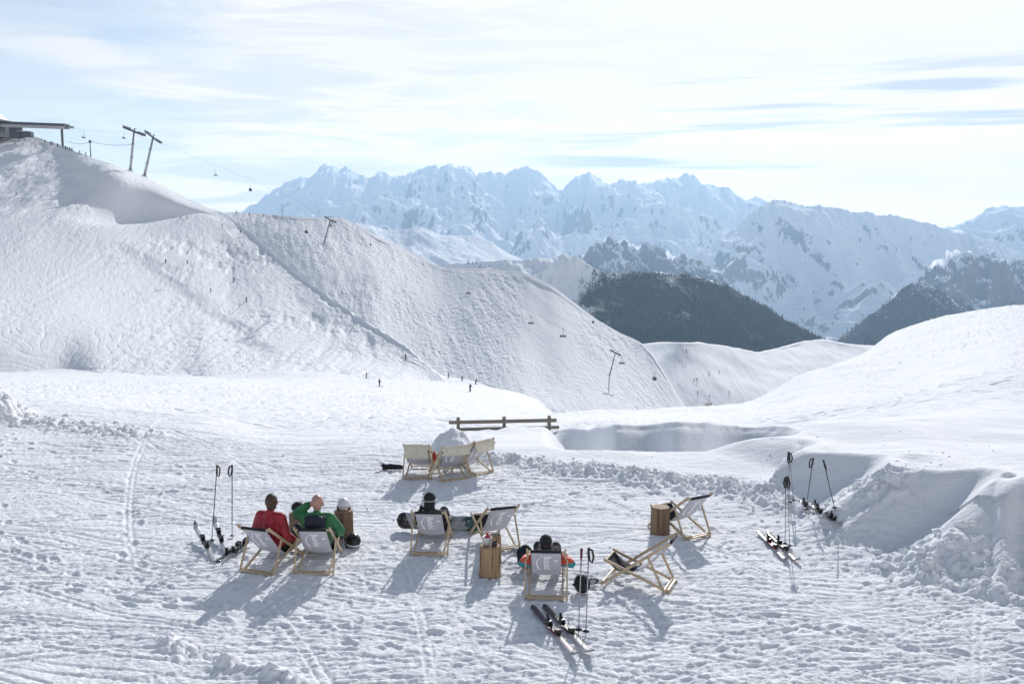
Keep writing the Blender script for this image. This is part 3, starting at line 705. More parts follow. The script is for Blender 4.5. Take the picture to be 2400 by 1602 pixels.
# ------------------------------------------------------------------ deck chairs
TY, TZZ = -.50, .755                     # top bar; front of the seat at (.50, .38)
SL = [(TY, TZZ), (-.42, .66), (-.32, .545), (-.20, .41), (-.08, .295), (.03, .22), (.13, .19), (.24, .20), (.34, .25), (.43, .32), (.50, .38)]
def make_chair(label, lettering=True):
    t = thing('deck_chair', label, 'deck chair', group='canvas deck chairs set out on the snow')
    b = MB(); fx = .285
    for sx in (-fx, fx): b.bar((sx, .56, .0), (sx, TY - .02, TZZ + .035), .026, .046, (0, 1, 1))
    b.bar((-fx, .53, .045), (fx, .53, .045), .034, .026); b.tube([(-fx, TY, TZZ), (fx, TY, TZZ)], .016)
    b.build('back_frame', M['pine'], t)
    b = MB(); gx = .252
    for sx in (-gx, gx): b.bar((sx, -.53, .0), (sx, .53, .40), .026, .044, (0, 1, -1))
    b.bar((-gx, -.50, .035), (gx, -.50, .035), .04, .028); b.tube([(-gx, .50, .38), (gx, .50, .38)], .016)
    b.build('seat_frame', M['pine'], t)
    b = MB(); hx = .318
    for sx in (-hx, hx): b.bar((sx, -.20, .53), (sx, -.47, .0), .024, .038, (0, 1, 0))
    b.bar((-hx, -.45, .045), (hx, -.45, .045), .03, .026)
    b.build('prop_frame', M['pine'], t)
    def strip(y0, y1, off=0, half=.225, sagw=.02):
        pts = []
        n = 30
        ysv = np.linspace(y0, y1, n); zs = np.interp(ysv, [q[0] for q in SL], [q[1] for q in SL])
        return [[(half * u, y_, z_ - sagw * (1 - u * u) * (y_ > TY + .03) + off) for u in np.linspace(-1, 1, 9)] for y_, z_ in zip(ysv, zs)]
    MB().sheetg(strip(-.475, .10)).build('sling_back', M['canvas'], t, smooth=True, solid=.004)
    MB().sheetg(strip(.10, .495)).build('sling_seat', M['navy'], t, smooth=True, solid=.004)
    b = MB(); b.tube([(-.228, TY, TZZ), (.228, TY, TZZ)], .024, 14); b.sheetg(strip(-.50, -.475, 0, .228)); b.build('hem', M['navy'], t, smooth=True)
    if lettering:
        d0 = Vector((0, .10, -.125)).normalized()
        cu = bpy.data.curves.new('txt', 'FONT'); cu.body = 'Bundal'; cu.size = .155; cu.extrude = .001; cu.offset = .003; cu.space_character = .95
        to = bpy.data.objects.new('txt', cu); C.objects.link(to)
        dg = bpy.context.evaluated_depsgraph_get(); dg.update(); me = bpy.data.meshes.new_from_object(to.evaluated_get(dg)); bpy.data.objects.remove(to)
        vs = [Vector(v.co) for v in me.vertices]; wx = max(v.x for v in vs)
        mb = MB(); mb.add([(0, 0, 0)] * 0, [])
        fs = [tuple(p.vertices) for p in me.polygons]
        # swash under the word and the small wedge above it
        sw = []
        for i in range(13):
            q = i / 12; x_ = -.01 + .43 * q; yb = -.015 - .105 * math.sin(min(1, q * 1.5) * math.pi / 2) ** 1 + .05 * max(0, q - .55) / .45
            wd = .010 + .030 * q * q + .004
            sw.append([(x_, yb - wd / 2, 0), (x_, yb + wd / 2, 0)])
        mb.add(vs, fs); mb.sheetg(sw); mb.add([(.12, .20, 0), (.15, .135, 0), (.18, .20, 0), (.16, .215, 0)], [(0, 1, 2, 3)])
        def place(v):
            l = v[0] + .075; y_ = TY + .0; # arc length down the sling
            acc = 0
            for (ya, za), (yb2, zb) in zip(SL, SL[1:]):
                L = math.hypot(yb2 - ya, zb - za)
                if l <= acc + L: f_ = (l - acc) / L; yy = ya + (yb2 - ya) * f_; zz = za + (zb - za) * f_; break
                acc += L
            xx = v[1] - .035; u = xx / .225
            return (xx, yy - .0058, zz - .02 * (1 - min(1, u * u)) * (yy > TY + .03) - .0055 - v[2])
        mb.v = [place(v) for v in mb.v]
        mb.build('lettering', M['print'], t, recalc=False)
        bpy.data.meshes.remove(me)
    return t
def chair_pose(l, r_=None, rz=None, fwd=.50):
    """from the pixel of the rear feet"""
    a = G(*l); 
    if r_ is not None: b = G(*r_); c = (a + b) / 2; rz = math.atan2(b.y - a.y, b.x - a.x) if rz is None else rz
    else: c = a
    f = Vector((-math.sin(rz), math.cos(rz), 0)); p = c + f * fwd
    return Vector((p.x, p.y, hz(p.x, p.y) - .012)), rz
chair0 = make_chair('grey canvas deck chair seating the person in the red jacket')
CH = {}
def chair(key, l, r_=None, rz=None, label=None):
    p, a = chair_pose(l, r_, rz)
    if key == 'red': o = chair0; o.location = p; o.rotation_euler = (0, 0, a)
    else: o = dup(chair0, p, a, label)
    CH[key] = o; return o
chair('red', (557, 1337), (640, 1350), R(-20))
chair('green', (694, 1344), (774, 1348), R(-1), 'grey canvas deck chair seating the bald person in green')
chair('board', (968, 1298), (1042, 1305), R(-3), 'grey canvas deck chair seating the person in black behind the snowboard')
chair('empty', (1140, 1291), (1219, 1291), R(20), 'empty grey deck chair behind the pale log with the metal bucket')
chair('near', (1237, 1402), (1322, 1408), R(-3), 'nearest deck chair, seating the person in the round black beanie')
chair('logside', (1612, 1264), (1664, 1260), R(33), 'empty grey deck chair right behind the brown log stool, facing left')
chair('side', (1560, 1386), (1588, 1363), R(68), 'empty deck chair seen from its side, the rightmost near one facing left')
chair('rearl', (948, 1121), (1006, 1125), R(-4), 'left one of the three rear deck chairs with cream fleeces')
chair('rearm', (1040, 1131), (1096, 1129), R(22), 'middle one of the three rear deck chairs with cream fleeces')
chair('rearr', (1112, 1118), (1156, 1113), R(42), 'right one of the three rear deck chairs with cream fleeces')

# fleeces hung over the three rear chairs
def fleece(ch, label, seed, hang=.27, half=.27):
    rg = random.Random(seed); prof = [(TY - .045, TZZ - hang), (TY - .055, TZZ - hang * .5), (TY - .05, TZZ - .04), (TY - .01, TZZ + .035), (TY + .04, TZZ - .01)]
    prof += [(y_ + .03, z_ + .035) for y_, z_ in SL[1:]] + [(.535, .37), (.55, .26)]
    P2 = []
    for (a, b), (c, d) in zip(prof, prof[1:]):
        for q in (0, .5): P2.append((a + (c - a) * q, b + (d - b) * q))
    P2.append(prof[-1]); rows = []
    for i, (y_, z_) in enumerate(P2):
        row = []
        for j in range(17):
            u = j / 16 * 2 - 1; e = .025 * math.sin(i * 1.3 + seed) + .02 * rg.uniform(-1, 1)
            row.append((u * (half + e * abs(u)), y_ + rg.uniform(-.007, .007), z_ + rg.uniform(-.009, .009) - (.06 * max(0, abs(u) - .85) / .15 if i > 8 else 0) - .02 * rg.random() * (i == 0)))
        rows.append(row)
    o = MB().sheetg(rows).build('fleece_throw', M['fleece'], None, smooth=True, solid=.03, sub=1)
    o.location = ch.location; o.rotation_euler = ch.rotation_euler
    return tag(o, label, 'throw', 'cream fleece throws on the rear chairs')
fleece(CH['rearl'], 'cream fleece throw over the left rear deck chair', 1)
fleece(CH['rearm'], 'cream fleece throw over the middle rear deck chair', 2, .16, .31)
fleece(CH['rearr'], 'cream fleece throw over the right rear deck chair', 3, .22, .28)
def on_chair(ch, x, y, z): return ch.location + Matrix.Rotation(ch.rotation_euler.z, 3, 'Z') @ Vector((x, y, z))
for ch, sx, lab in ((CH['rearl'], -.33, 'small red tag on the frame of the left rear deck chair'), (CH['rearm'], -.33, 'red mitten hung on the left side of the middle rear deck chair')):
    b = MB(); s_ = 1 if sx and 'mitten' in lab else .62
    b.limb([(0, 0, -.06 * s_), (0, 0, .02 * s_), (0, .01, .09 * s_)], [.035 * s_, .045 * s_, .03 * s_]); b.limb([(.02 * s_, 0, -.01), (.06 * s_, .01, .03 * s_)], [.018 * s_, .014 * s_])
    o = b.remesh('mitten' if s_ == 1 else 'cloth_tag', M['red'], None, .01, 2); o.location = on_chair(ch, sx, .02 if s_ < 1 else -.02, .47); tag(o, lab, 'mitten' if s_ == 1 else 'tag')

# ------------------------------------------------------------------ people in the chairs
def head(body, c, rz, tilt=0, s_=1.):
    """skull, jaw, nose, ears, brows and lips in the body mesh; faces +Y turned by rz"""
    m = Matrix.Rotation(rz, 4, 'Z') @ Matrix.Rotation(tilt, 4, 'X'); c = Vector(c)
    def q(x, y, z): return c + m @ Vector((x * s_, y * s_, z * s_))
    body.ball(q(0, -.01, .025), (.077 * s_, .096 * s_, .098 * s_), rot=m); body.ball(q(0, .035, -.055), (.055 * s_, .055 * s_, .062 * s_), rot=m)
    body.limb([q(0, .09, .015), q(0, .108, -.02)], [.010 * s_, .016 * s_], 8)
    for e in (-1, 1):
        body.ball(q(e * .079, -.005, -.005), (.012 * s_, .022 * s_, .033 * s_), 10, 8, rot=m); body.ball(q(e * .03, .08, .028), (.018 * s_, .012 * s_, .008 * s_), 8, 6, rot=m)
        body.ball(q(e * .045, .065, -.02), (.02 * s_, .02 * s_, .022 * s_), 8, 6, rot=m)
    body.ball(q(0, .084, -.06), (.024 * s_, .012 * s_, .010 * s_), 8, 6, rot=m)
    return m
def hand(body, wrist, d, n):
    """palm, four unequal curled fingers and a thumb"""
    d = Vector(d).normalized(); n = Vector(n); n = (n - d * n.dot(d)).normalized(); s_ = d.cross(n); wv = Vector(wrist)
    for k in (-.027, -.009, .009, .027): body.limb([wv + s_ * k * .7, wv + d * .085 + s_ * k], [.016, .014], 8)
    for k, L in ((-.03, .062), (-.01, .075), (.01, .07), (.03, .055)):
        b0 = wv + d * .085 + s_ * k; b1 = b0 + d * L * .5 + n * .008; b2 = b1 + d * L * .35 + n * .028; body.limb([b0, b1, b2], [.0105, .0095, .008], 8)
    t0 = wv + d * .03 - s_ * .032; body.limb([t0, t0 + d * .03 - s_ * .026 + n * .01, t0 + d * .062 - s_ * .03 + n * .022], [.014, .012, .009], 8)
def person(ch, label, cfg):
    t = thing('person', label, 'person', ch.location, ch.rotation_euler.z, 'people sitting in deck chairs')
    g = cfg.get; dz = g('dz', 0); dx = g('dx', 0); dy = g('dy', 0); wd = g('wd', 1)
    hip = Vector((dx * .3, .12, .34)); chest = Vector((dx * .8, -.15 + dy, .60 + dz * .6)); neck = Vector((dx, -.22 + dy, .90 + dz)); hc = Vector((dx + g('hx', 0), -.175 + dy, 1.075 + dz))
    sh = [Vector((dx - .185 * wd, -.20 + dy, .845 + dz)), Vector((dx + .185 * wd, -.20 + dy, .845 + dz))]
    kn = [Vector((-.14, .54, .49)), Vector((.14, .55, .48))]; an = [Vector((-.15, .86, .12)), Vector((.17, .88, .12))]
    el_, ha = cfg['elbow'], cfg['hand']
    body = MB(); m = head(body, hc, g('turn', 0), g('tilt', 0), g('hs', 1))
    body.limb([neck + Vector((0, .0, -.08)), neck + Vector((0, .01, .0)), hc + Vector((0, .0, -.05))], [.062, .056, .055])
    body.limb([hip, chest, neck - Vector((0, 0, .10))], [.135, .14, .09]); body.limb(sh, [.06, .06])
    for i in (0, 1):
        body.limb([sh[i], el_[i], ha[i]], [.055, .042, .028]); dirn = (ha[i] - el_[i]).normalized(); hand(body, ha[i] + dirn * .01, dirn, g('palm', [(0, 1, .2), (0, 1, .2)])[i])
        hx_ = hip + Vector((-.09 + .18 * i, .02, -.02)); body.limb([hx_, kn[i], an[i]], [.085, .06, .042]); body.limb([an[i], an[i] + Vector((0, .16, -.05))], [.042, .035])
    sk = cfg.get('skinmat', [M['skin']])
    body.remesh('body', sk, t, .009, 4)
    # trousers and boots
    b = MB(); b.limb([hip + Vector((0, -.02, -.02)), hip + Vector((0, -.03, .12))], [.165, .16])
    for i in (0, 1):
        hx_ = hip + Vector((-.09 + .18 * i, .02, -.02)); b.limb([hx_, kn[i], an[i] + Vector((0, -.02, .08))], [.105, .085, .075])
    b.remesh('trousers', g('trous', M['trouser']), t, .016)
    for i in (0, 1):
        b = MB(); b.limb([an[i] + Vector((0, -.02, .14)), an[i] + Vector((0, 0, .0)), an[i] + Vector((0, .13, -.05))], [.075, .072, .055])
        b.box(an[i] + Vector((0, .05, -.095)), (.10, .31, .045)); b.remesh('ski_boot', M['grey'] if i else M['grey'], t, .014, 3)
    # jacket
    b = MB(); W = g('bulk', 1.)
    low = hip + Vector((0, -.06, .05)); b.limb([low, chest, neck - Vector((0, 0, .13))], [.175 * W, .185 * W, .12 * W])
    for e in (-1, 1): b.limb([low + Vector((e * .07, 0, 0)), chest + Vector((e * .085, 0, 0)), sh[(e + 1) // 2] - Vector((e * .04, 0, .05))], [.12 * W, .125 * W, .10 * W])
    b.limb([sh[0], sh[1]], [.088 * W, .088 * W]); b.limb([neck - Vector((0, 0, .09)), neck + Vector((0, .0, g('collar', .015)))], [.10, .078])
    for i in (0, 1):
        mid = (el_[i] + ha[i]) / 2; b.limb([sh[i], (sh[i] + el_[i]) / 2, el_[i], mid, ha[i] - (ha[i] - el_[i]).normalized() * .03], [.088 * W, .080 * W, .070 * W, .062 * W, .05])
    rg = random.Random(len(label))
    b.limb([neck + V((-.07, -.05, -.03)), neck + V((0, -.085, -.02)), neck + V((.07, -.05, -.03))], [.028, .03, .028])
    for _ in range(34):                                   # folds and padding
        q = chest + Vector((rg.uniform(-.17, .17), rg.uniform(-.12, 0), rg.uniform(-.25, .25))); b.limb([q, q + Vector((rg.uniform(-.08, .08), 0, rg.uniform(-.05, .05)))], [.05, .03], 8)
    for sg in (0, 1):                                     # rucked sleeves
        for q_ in (.25, .5, .75, 1.25, 1.5, 1.75):
            aa, bb = (sh[sg], el_[sg]) if q_ < 1 else (el_[sg], ha[sg]); c_ = aa.lerp(bb, q_ % 1); b.ball(c_ + V((rg.uniform(-.012, .012), rg.uniform(-.02, 0), rg.uniform(-.01, .01))), (.088 * W - .014 * q_,) * 3, 10, 8)
    jm, jf = cfg['jacket']
    b.remesh('jacket', jm, t, .014, 5, jf)
    if g('hoodpart'):
        h = MB(); hcn = neck + V((0, -.165, -.10)); h.ball(hcn, (.175, .07, .15), 20, 12); h.limb([hcn + V((-.13, .06, .07)), hcn + V((0, -.02, .045)), hcn + V((.13, .06, .07))], [.05, .06, .05]); h.remesh('hood', M['navyj'], t, .012, 4)
    for o_ in t.children:                                 # everything rests on the sling
        if o_.type == 'MESH':
            for v_ in o_.data.vertices:
                if abs(v_.co.x) < .27 and TY - .2 < v_.co.y < .5:
                    lim = float(np.interp(v_.co.y, [q_[0] for q_ in SL], [q_[1] for q_ in SL])) + .012
                    if v_.co.y < TY: 
                        if v_.co.z < TZZ + .02: v_.co.y = TY + .02; v_.co.z = max(v_.co.z, TZZ)
                    elif v_.co.z < lim: v_.co.z = lim
    if 'hair' in cfg:
        h = MB(); q = lambda x, y, z: hc + m @ Vector((x, y, z))
        kind = cfg['hair']
        if kind == 'hair':
            h.ball(q(0, -.028, .04), (.100, .112, .116), rot=m, nu=24, nv=14, zmin=-.35); h.ball(q(0, -.062, -.03), (.086, .07, .09), rot=m)
            for _ in range(90):
                a = rg.uniform(0, 6.28); e = rg.uniform(0, 1.2); v = Vector((math.sin(e) * math.cos(a) * .08, -.03 + math.sin(e) * math.sin(a) * .085, .035 + math.cos(e) * .098))
                if v.y < .05: h.limb([q(*v), q(v.x * 1.04, v.y - .02, v.z - .02)], [.016, .008], 6)
            h.remesh('hair', M['hair'], t, .009, 2)
        elif kind == 'beanie':
            h.ball(q(0, -.012, .045), (.098, .112, .112), rot=m, nu=24, nv=14, zmin=-.25); h.ball(q(0, -.04, -.02), (.085, .075, .10), rot=m)
            h.remesh('beanie', M['matt'], t, .01, 4)
        elif kind == 'hood':
            h.ball(q(0, -.02, .03), (.108, .118, .128), rot=m, nu=24, nv=14, zmin=-.8); h.limb([q(0, -.09, -.12), q(0, -.03, .02)], [.10, .09])
            h.remesh('hood', M['matt'], t, .011, 4)
        if kind == 'hood':
            gmb = MB(); ring = [q(.114 * math.cos(a), -.02 + .122 * math.sin(a), .02) for a in np.linspace(math.pi * .95, math.pi * 2.05, 14)]
            gmb.tube(ring, .011, 8); gmb.build('goggle_strap', M['grey'], t, smooth=True)
    return t
V = Vector
person(CH['red'], 'person with brown hair in a crimson jacket, seen from behind in the leftmost deck chair', dict(
    elbow=[V((-.30, -.02, .60)), V((.34, -.10, .58))], hand=[V((-.20, .22, .52)), V((.33, .16, .42))], dx=.06, dy=.10, dz=.01, turn=R(32), hs=1.2, wd=1.05,
    jacket=([M['redj']], None), hair='hair'))
person(CH['green'], 'bald person in a green jacket with one hand raised to the head', dict(
    elbow=[V((-.36, -.02, .88)), V((.38, -.08, .62))], hand=[V((-.12, -.03, 1.06)), V((.30, .16, .48))], palm=[(.8, .2, 0), (0, 1, .2)], dx=.01, dy=.06, dz=.0, turn=R(12), tilt=R(-8), hs=1.25, hoodpart=True, wd=1.12, bulk=1.08,
    skinmat=[M['bald']], jacket=([M['greenj']], None)))
person(CH['board'], 'person in black with hood and goggles, sitting before the snowboard', dict(
    elbow=[V((-.27, -.02, .45)), V((.27, -.02, .45))], hand=[V((-.20, .22, .48)), V((.20, .22, .48))], dx=-.02, dy=.04, dz=-.21, hs=1., wd=.85, bulk=.9,
    jacket=([M['matt']], None), hair='hood'))
person(CH['near'], 'person in a round black beanie and orange and teal jacket, nearest to the viewer', dict(
    elbow=[V((-.37, .0, .40)), V((.38, .0, .40))], hand=[V((-.31, .30, .40)), V((.32, .30, .38))], dx=-.01, dy=.06, dz=-.33, hs=1.12, wd=1.0, collar=.07,
    jacket=([M['matt'], M['orange'], M['teal']], lambda c: 0 if abs(c.x) < .235 else (1 if c.z > .44 else 2)), hair='beanie'))

# ------------------------------------------------------------------ logs used as tables
def log(px, py, rad, h, mat, label, seed, dz=0, bark=.02, notch=0):
    p = G(px, py); p.z = hz(p.x, p.y) - .02
    t = thing('log_stool', label, 'log table', p, seed, 'upright logs used as side tables')
    b = MB(); prof = [(rad * 1.04, 0), (rad * 1.07, .05), (rad * 1.02, h * .35), (rad, h * .7), (rad * 1.01, h - .02), (rad * .985, h)]
    b.lathe(prof, n=32, wob=bark, seed=seed); b.build('trunk', mat, t, smooth=True)
    c = MB(); c.lathe([(rad * .93, h - .002), (rad * .93, h + .006), (rad * .6, h + .008), (rad * .02, h + .008)], n=32, wob=bark, seed=seed); c.build('cut_face', M['log_end'], t)
    for q_ in range(5):
        a_ = seed + q_ * 1.31; MB().tube([(rad * 1.035 * math.cos(a_), rad * 1.035 * math.sin(a_), h * .08), (rad * 1.01 * math.cos(a_ + .03), rad * 1.01 * math.sin(a_ + .03), h * (.5 + .08 * q_)), (rad * 1.0 * math.cos(a_ + .01), rad * 1.0 * math.sin(a_ + .01), h * .97)], [.0035, .006, .0025], 6).build('crack', M['crack'], t)
    if notch: MB().tube([(-.05, -rad * 1.02, h * .62), (.05, -rad * 1.03, h * .64)], .012, 8).build('knot', M['matt'], t)
    return t
L1 = log(807, 1264, .165, .56, M['log_brown'], 'brown log right of the person in green, a pale helmet on top', 1)
L2 = log(700, 1262, .16, .50, M['log_brown'], 'brown log between the red and the green jackets', 2)
L3 = log(1148, 1347, .165, .50, M['log_light'], 'nearest log, pale and peeled, with the metal bucket on top', 3, notch=1)
L4 = log(1547, 1250, .168, .50, M['log_brown'], 'brown log beside the empty deck chairs, nothing on its top', 4)
L5 = log(1160, 1316, .10, .47, M['log_light'], 'slim pale log just behind the log with the bucket', 5)
def top_of(l, h, dx=0, dy=0): return l.location + V((dx, dy, h))
b = MB(); t = thing('bucket', 'small pale metal bucket on the nearest log', 'bucket', top_of(L3, .51, -.04, .02))
b.lathe([(.055, 0), (.075, .12), (.082, .125), (.078, .13), (.068, .125), (.05, .01), (.004, .01)], n=24); b.build('pail', M['white'], t, smooth=True)
MB().tube([(.08 * math.cos(a), .02, .12 + .0 + .06 * math.sin(a)) for a in np.linspace(0, math.pi, 12)], .004, 6).build('handle', M['metal'], t)
b = MB(); b.lathe([(.035, 0), (.035, .12), (.03, .13), (.018, .16), (.018, .18), (.004, .18)], n=20); o = b.build('drinks_bottle', M['red'], None, smooth=True, loc=top_of(L3, .53, -.035, .02)); tag(o, 'red bottle standing in the metal bucket', 'bottle')
b = MB(); b.lathe([(.045, 0), (.05, .05), (.048, .055), (.04, .012), (.003, .012)], n=20); o = b.build('ashtray', M['darkmetal'], None, smooth=True, loc=top_of(L3, .51, .075, -.02)); tag(o, 'small dark ashtray beside the bucket on the nearest log', 'ashtray')
def helmet(label, loc, rz, mat, trim, s_=1., rot=None, lining=True):
    t = thing('ski_helmet', label, 'helmet', loc, rz, rot=rot); t.scale = (s_,) * 3
    b = MB(); b.ball((0, 0, .07), (.105, .128, .115), 26, 14, zmin=-.45)
    b.build('shell', mat, t, smooth=True, solid=.012)
    b = MB(); b.tube([(.106 * math.cos(a), .13 * math.sin(a), .04 + .01 * math.sin(a)) for a in np.linspace(0, 2 * math.pi, 28)], .013, 8, cap=False); b.build('rim', trim, t, smooth=True)
    for k in (-1, 0, 1): MB().limb([(k * .045, -.06, .178 - abs(k) * .012), (k * .04, .05, .181 - abs(k) * .012)], [.009, .007], 8).build('vent', M['black'], t, smooth=True)
    for e in (-1, 1): MB().limb([(e * .1, .0, .03), (e * .095, .01, -.03)], [.028, .02], 10).build('ear_pad', M['matt'], t, smooth=True)
    return t
helmet('pale grey helmet on the brown log by the person in green', top_of(L1, .60), R(200), M['white'], M['grey'])
helmet('black helmet on the log between the red and green jackets', top_of(L2, .54), R(90), M['matt'], M['black'], .85)
p = G(828, 1283); helmet('black and white helmet on the snow right of the left brown log', (p.x, p.y, hz(*p[:2]) + .04), R(30), M['black'], M['white'], 1.18)
p = G(1361, 1384); helmet('large black helmet standing on the snow beside the planted ski poles', (p.x, p.y, hz(*p[:2]) + .10), 0, M['matt'], M['white'], 1.1, rot=(R(62), 0, R(15)))
p = G(1389, 1370); t = thing('ski_goggles', 'black ski goggles on the snow beside the large black helmet', 'goggles', (p.x, p.y, hz(*p[:2]) + .045), R(20))
b = MB(); b.tube([(.085 * math.cos(a), .03 * math.sin(a) ** 2, .045 * math.sin(a)) for a in np.linspace(0, 2 * math.pi, 24)], .012, 8, cap=False); b.build('goggle_frame', M['black'], t, smooth=True)
MB().ball((0, .012, 0), (.08, .012, .04), 18, 10).build('lens', M['grey'], t, smooth=True)
MB().tube([(-.085, 0, 0), (-.13, .06, -.01), (-.05, .13, -.03), (.06, .12, -.03), (.12, .06, -.01), (.085, 0, 0)], .010, 8, flat=2).build('strap', M['matt'], t, smooth=True)

# backpack and glove by the near chair, boots left of the rear chairs
p = G(1232, 1332); t = thing('backpack', 'dark backpack with a teal side left of the nearest deck chair', 'backpack', (p.x, p.y, hz(*p[:2])), R(25), rot=(R(-14), R(8), R(25)))
b = MB(); b.limb([(0, 0, .09), (0, .02, .30)], [.10, .085]); b.limb([(-.06, 0, .09), (-.05, .02, .28)], [.08, .07]); b.limb([(.06, 0, .09), (.05, .02, .28)], [.08, .07]); b.remesh('pack_body', [M['navyj'], M['teal'], M['maroon']], t, .014, 4, lambda c: 1 if c.x > .06 and c.z < .24 else (2 if c.z < .09 else 0))
b = MB(); b.limb([(-.07, -.09, .12), (.07, -.09, .12)], [.045, .045]); b.remesh('front_pocket', M['maroon'], t, .012, 3)
for e in (-1, 1): MB().tube([(e * .06, .09, .34), (e * .08, .15, .25), (e * .07, .12, .08)], .012, 8, flat=2).build('shoulder_strap', M['matt'], t, smooth=True)
p = G(1206, 1296); b = MB(); b.limb([(0, 0, .04), (.09, .02, .045)], [.045, .04])
for k, a in enumerate((-.035, -.012, .012, .035)): b.limb([(.0, a, .045), (-.08 + .01 * k, a * 1.4, .03)], [.018, .014], 8)
b.limb([(.04, -.04, .04), (.0, -.08, .03)], [.02, .015], 8)
o = b.remesh('glove', M['grey'], None, .009, 3); o.location = (p.x, p.y, hz(*p[:2])); tag(o, 'pale grey glove on the snow left of the dark backpack', 'glove')
for k, (px_, lab) in enumerate(((908, 'grey boot lying left of the rear chairs, the one with the pale cuff'), (926, 'black boot lying flat beside the grey one, left of the rear chairs'))):
    p = G(px_, 1099); b = MB(); mt = (M['matt'], M['matt'])[k]
    t = thing('boot', lab, 'boot', (p.x, p.y, hz(*p[:2]) + .02), R(-90))
    b.limb([(0, -.05, .05), (0, .10, .045), (0, .16, .04)], [.05, .045, .035]); b.limb([(0, -.08, .06), (0, -.13, .10 if k == 0 else .06)], [.05, .05]); b.remesh('upper', mt, t, .012, 3)
    MB().box((0, .03, .0), (.085, .30, .028)).build('sole', M['black'], t)
    if k == 0: MB().ball((0, -.14, .12), (.06, .055, .05), 14, 8).build('cuff', M['white'], t, smooth=True)

# ------------------------------------------------------------------ snowboard
def board_graphic():
    m, k, b = new_mat('snowboard_graphic'); tc = k.node('ShaderNodeTexCoord').outputs['Object']; x_, y_, z_ = k.sep(tc)
    v1 = k.noise(tc, 7, 5, .65); v2 = k.noise(tc, 16, 5, .7)
    left = k.mix(k.ramp(v2, .60, .66), (.012, .012, .015), (.45, .45, .47))
    right = k.mix(k.ramp(v1, .50, .54), (.46, .50, .50), (.30, .34, .35)); right = k.mix(k.ramp(k.math('ADD', v1, k.ramp(x_, .40, .70, 0, .35)), .62, .68), right, (.01, .13, .13))
    right = k.mix(k.math('MULTIPLY', k.ramp(x_, .44, .52), k.ramp(v2, .48, .55)), right, (.012, .03, .04))
    c = k.mix(k.ramp(x_, .12, .14), left, right); band = k.math('MULTIPLY', k.ramp(k.math('ADD', x_, k.math('MULTIPLY', z_, .5)), -.56, -.54), k.ramp(x_, -.40, -.44)); c = k.mix(band, c, (.42, .42, .46))
    k.put(b.inputs['Base Color'], c); b.inputs['Roughness'].default_value = .3; return m
pc = G(1027, 1243); t = thing('snowboard', 'snowboard stood on its long edge, black left end and white and teal right end', 'snowboard', (pc.x, pc.y, hz(*pc[:2]) + .14), 0, rot=(R(-10), R(2.5), R(-4)))
rows = []
for i in range(41):
    u = i / 40 * 2 - 1; x_ = u * .775; tip = max(0, (abs(x_) - .62) / .155); wd = .148 - .018 * math.cos(u * math.pi * .6) ** 2 * 1
    wd = wd * math.sqrt(max(0.0004, 1 - tip ** 2.2)); yb = .05 * tip ** 2
    rows.append([(x_, yb + th, wd * q) for q, th in ((1, 0), (.6, -.002), (0, -.003), (-.6, -.002), (-1, 0))])
MB().sheetg(rows).build('deck', board_graphic(), t, smooth=True, solid=.011)
for e in (-1, 1):
    b = MB(); b.box((e * .25, .035, 0), (.11, .03, .22)); b.limb([(e * .25, .06, -.10), (e * .25, .20, -.12)], [.06, .055]); b.limb([(e * .25, .10, .10), (e * .25, .13, -.08)], [.03, .03]); b.remesh('binding', M['black'], t, .014, 3)

# ------------------------------------------------------------------ skis and poles
def ski(label, a, b_, mat, length, bind_mat, lift=0, group='skis lying on the snow', za=0, zb=0, accent=None):
    """a tail pixel, b_ tip pixel"""
    pa, pb = G(*a), G(*b_); dd = (pb - pa); L = dd.length if length is None else length; rz = math.atan2(-dd.x, dd.y); mid = (pa + pb) / 2
    zz = max(hz(*pa[:2]), hz(*mid[:2]), hz(*pb[:2])) if za == zb == 0 else hz(*mid[:2])
    pitch = math.atan2(zb - za, L)
    t = thing('ski', label, 'ski', (mid.x, mid.y, zz + .012 + (za + zb) / 2), 0, group, rot=(pitch, R(lift), rz))
    rows = []
    for i in range(33):
        u = i / 32; y_ = (u - .5) * L; tip = max(0, (u - .88) / .12); tl = max(0, (.06 - u) / .06)
        wd = (.050 - .016 * math.sin(u * math.pi) + .006 * u) * math.sqrt(max(.004, 1 - tip ** 2.5)) * math.sqrt(max(.05, 1 - tl ** 3))
        rows.append([(wd * q, y_, .012 * 0 + .10 * tip ** 1.6 + .02 * tl ** 2) for q in (-1, -.3, .3, 1)])
    MB().sheetg(rows).build('plank', mat, t, smooth=True, solid=.016)
    b = MB(); b.box((0, -.03, .022), (.06, .46, .016)); b.build('binding_plate', accent or bind_mat, t)
    b = MB(); b.box((0, .14, .055), (.075, .10, .05)); b.limb([(-.03, .17, .07), (.03, .17, .07)], [.022, .022], 8); b.remesh('toe_piece', bind_mat, t, .008, 2)
    b = MB(); b.box((0, -.20, .055), (.07, .11, .05)); b.limb([(0, -.22, .07), (0, -.27, .13)], [.028, .018], 8); b.remesh('heel_piece', bind_mat, t, .008, 2)
    for e in (-1, 1): MB().tube([(e * .04, -.02, .03), (e * .06, -.09, .035), (e * .05, -.12, .08)], .006, 6).build('brake_arm', M['black'], t)
    return t
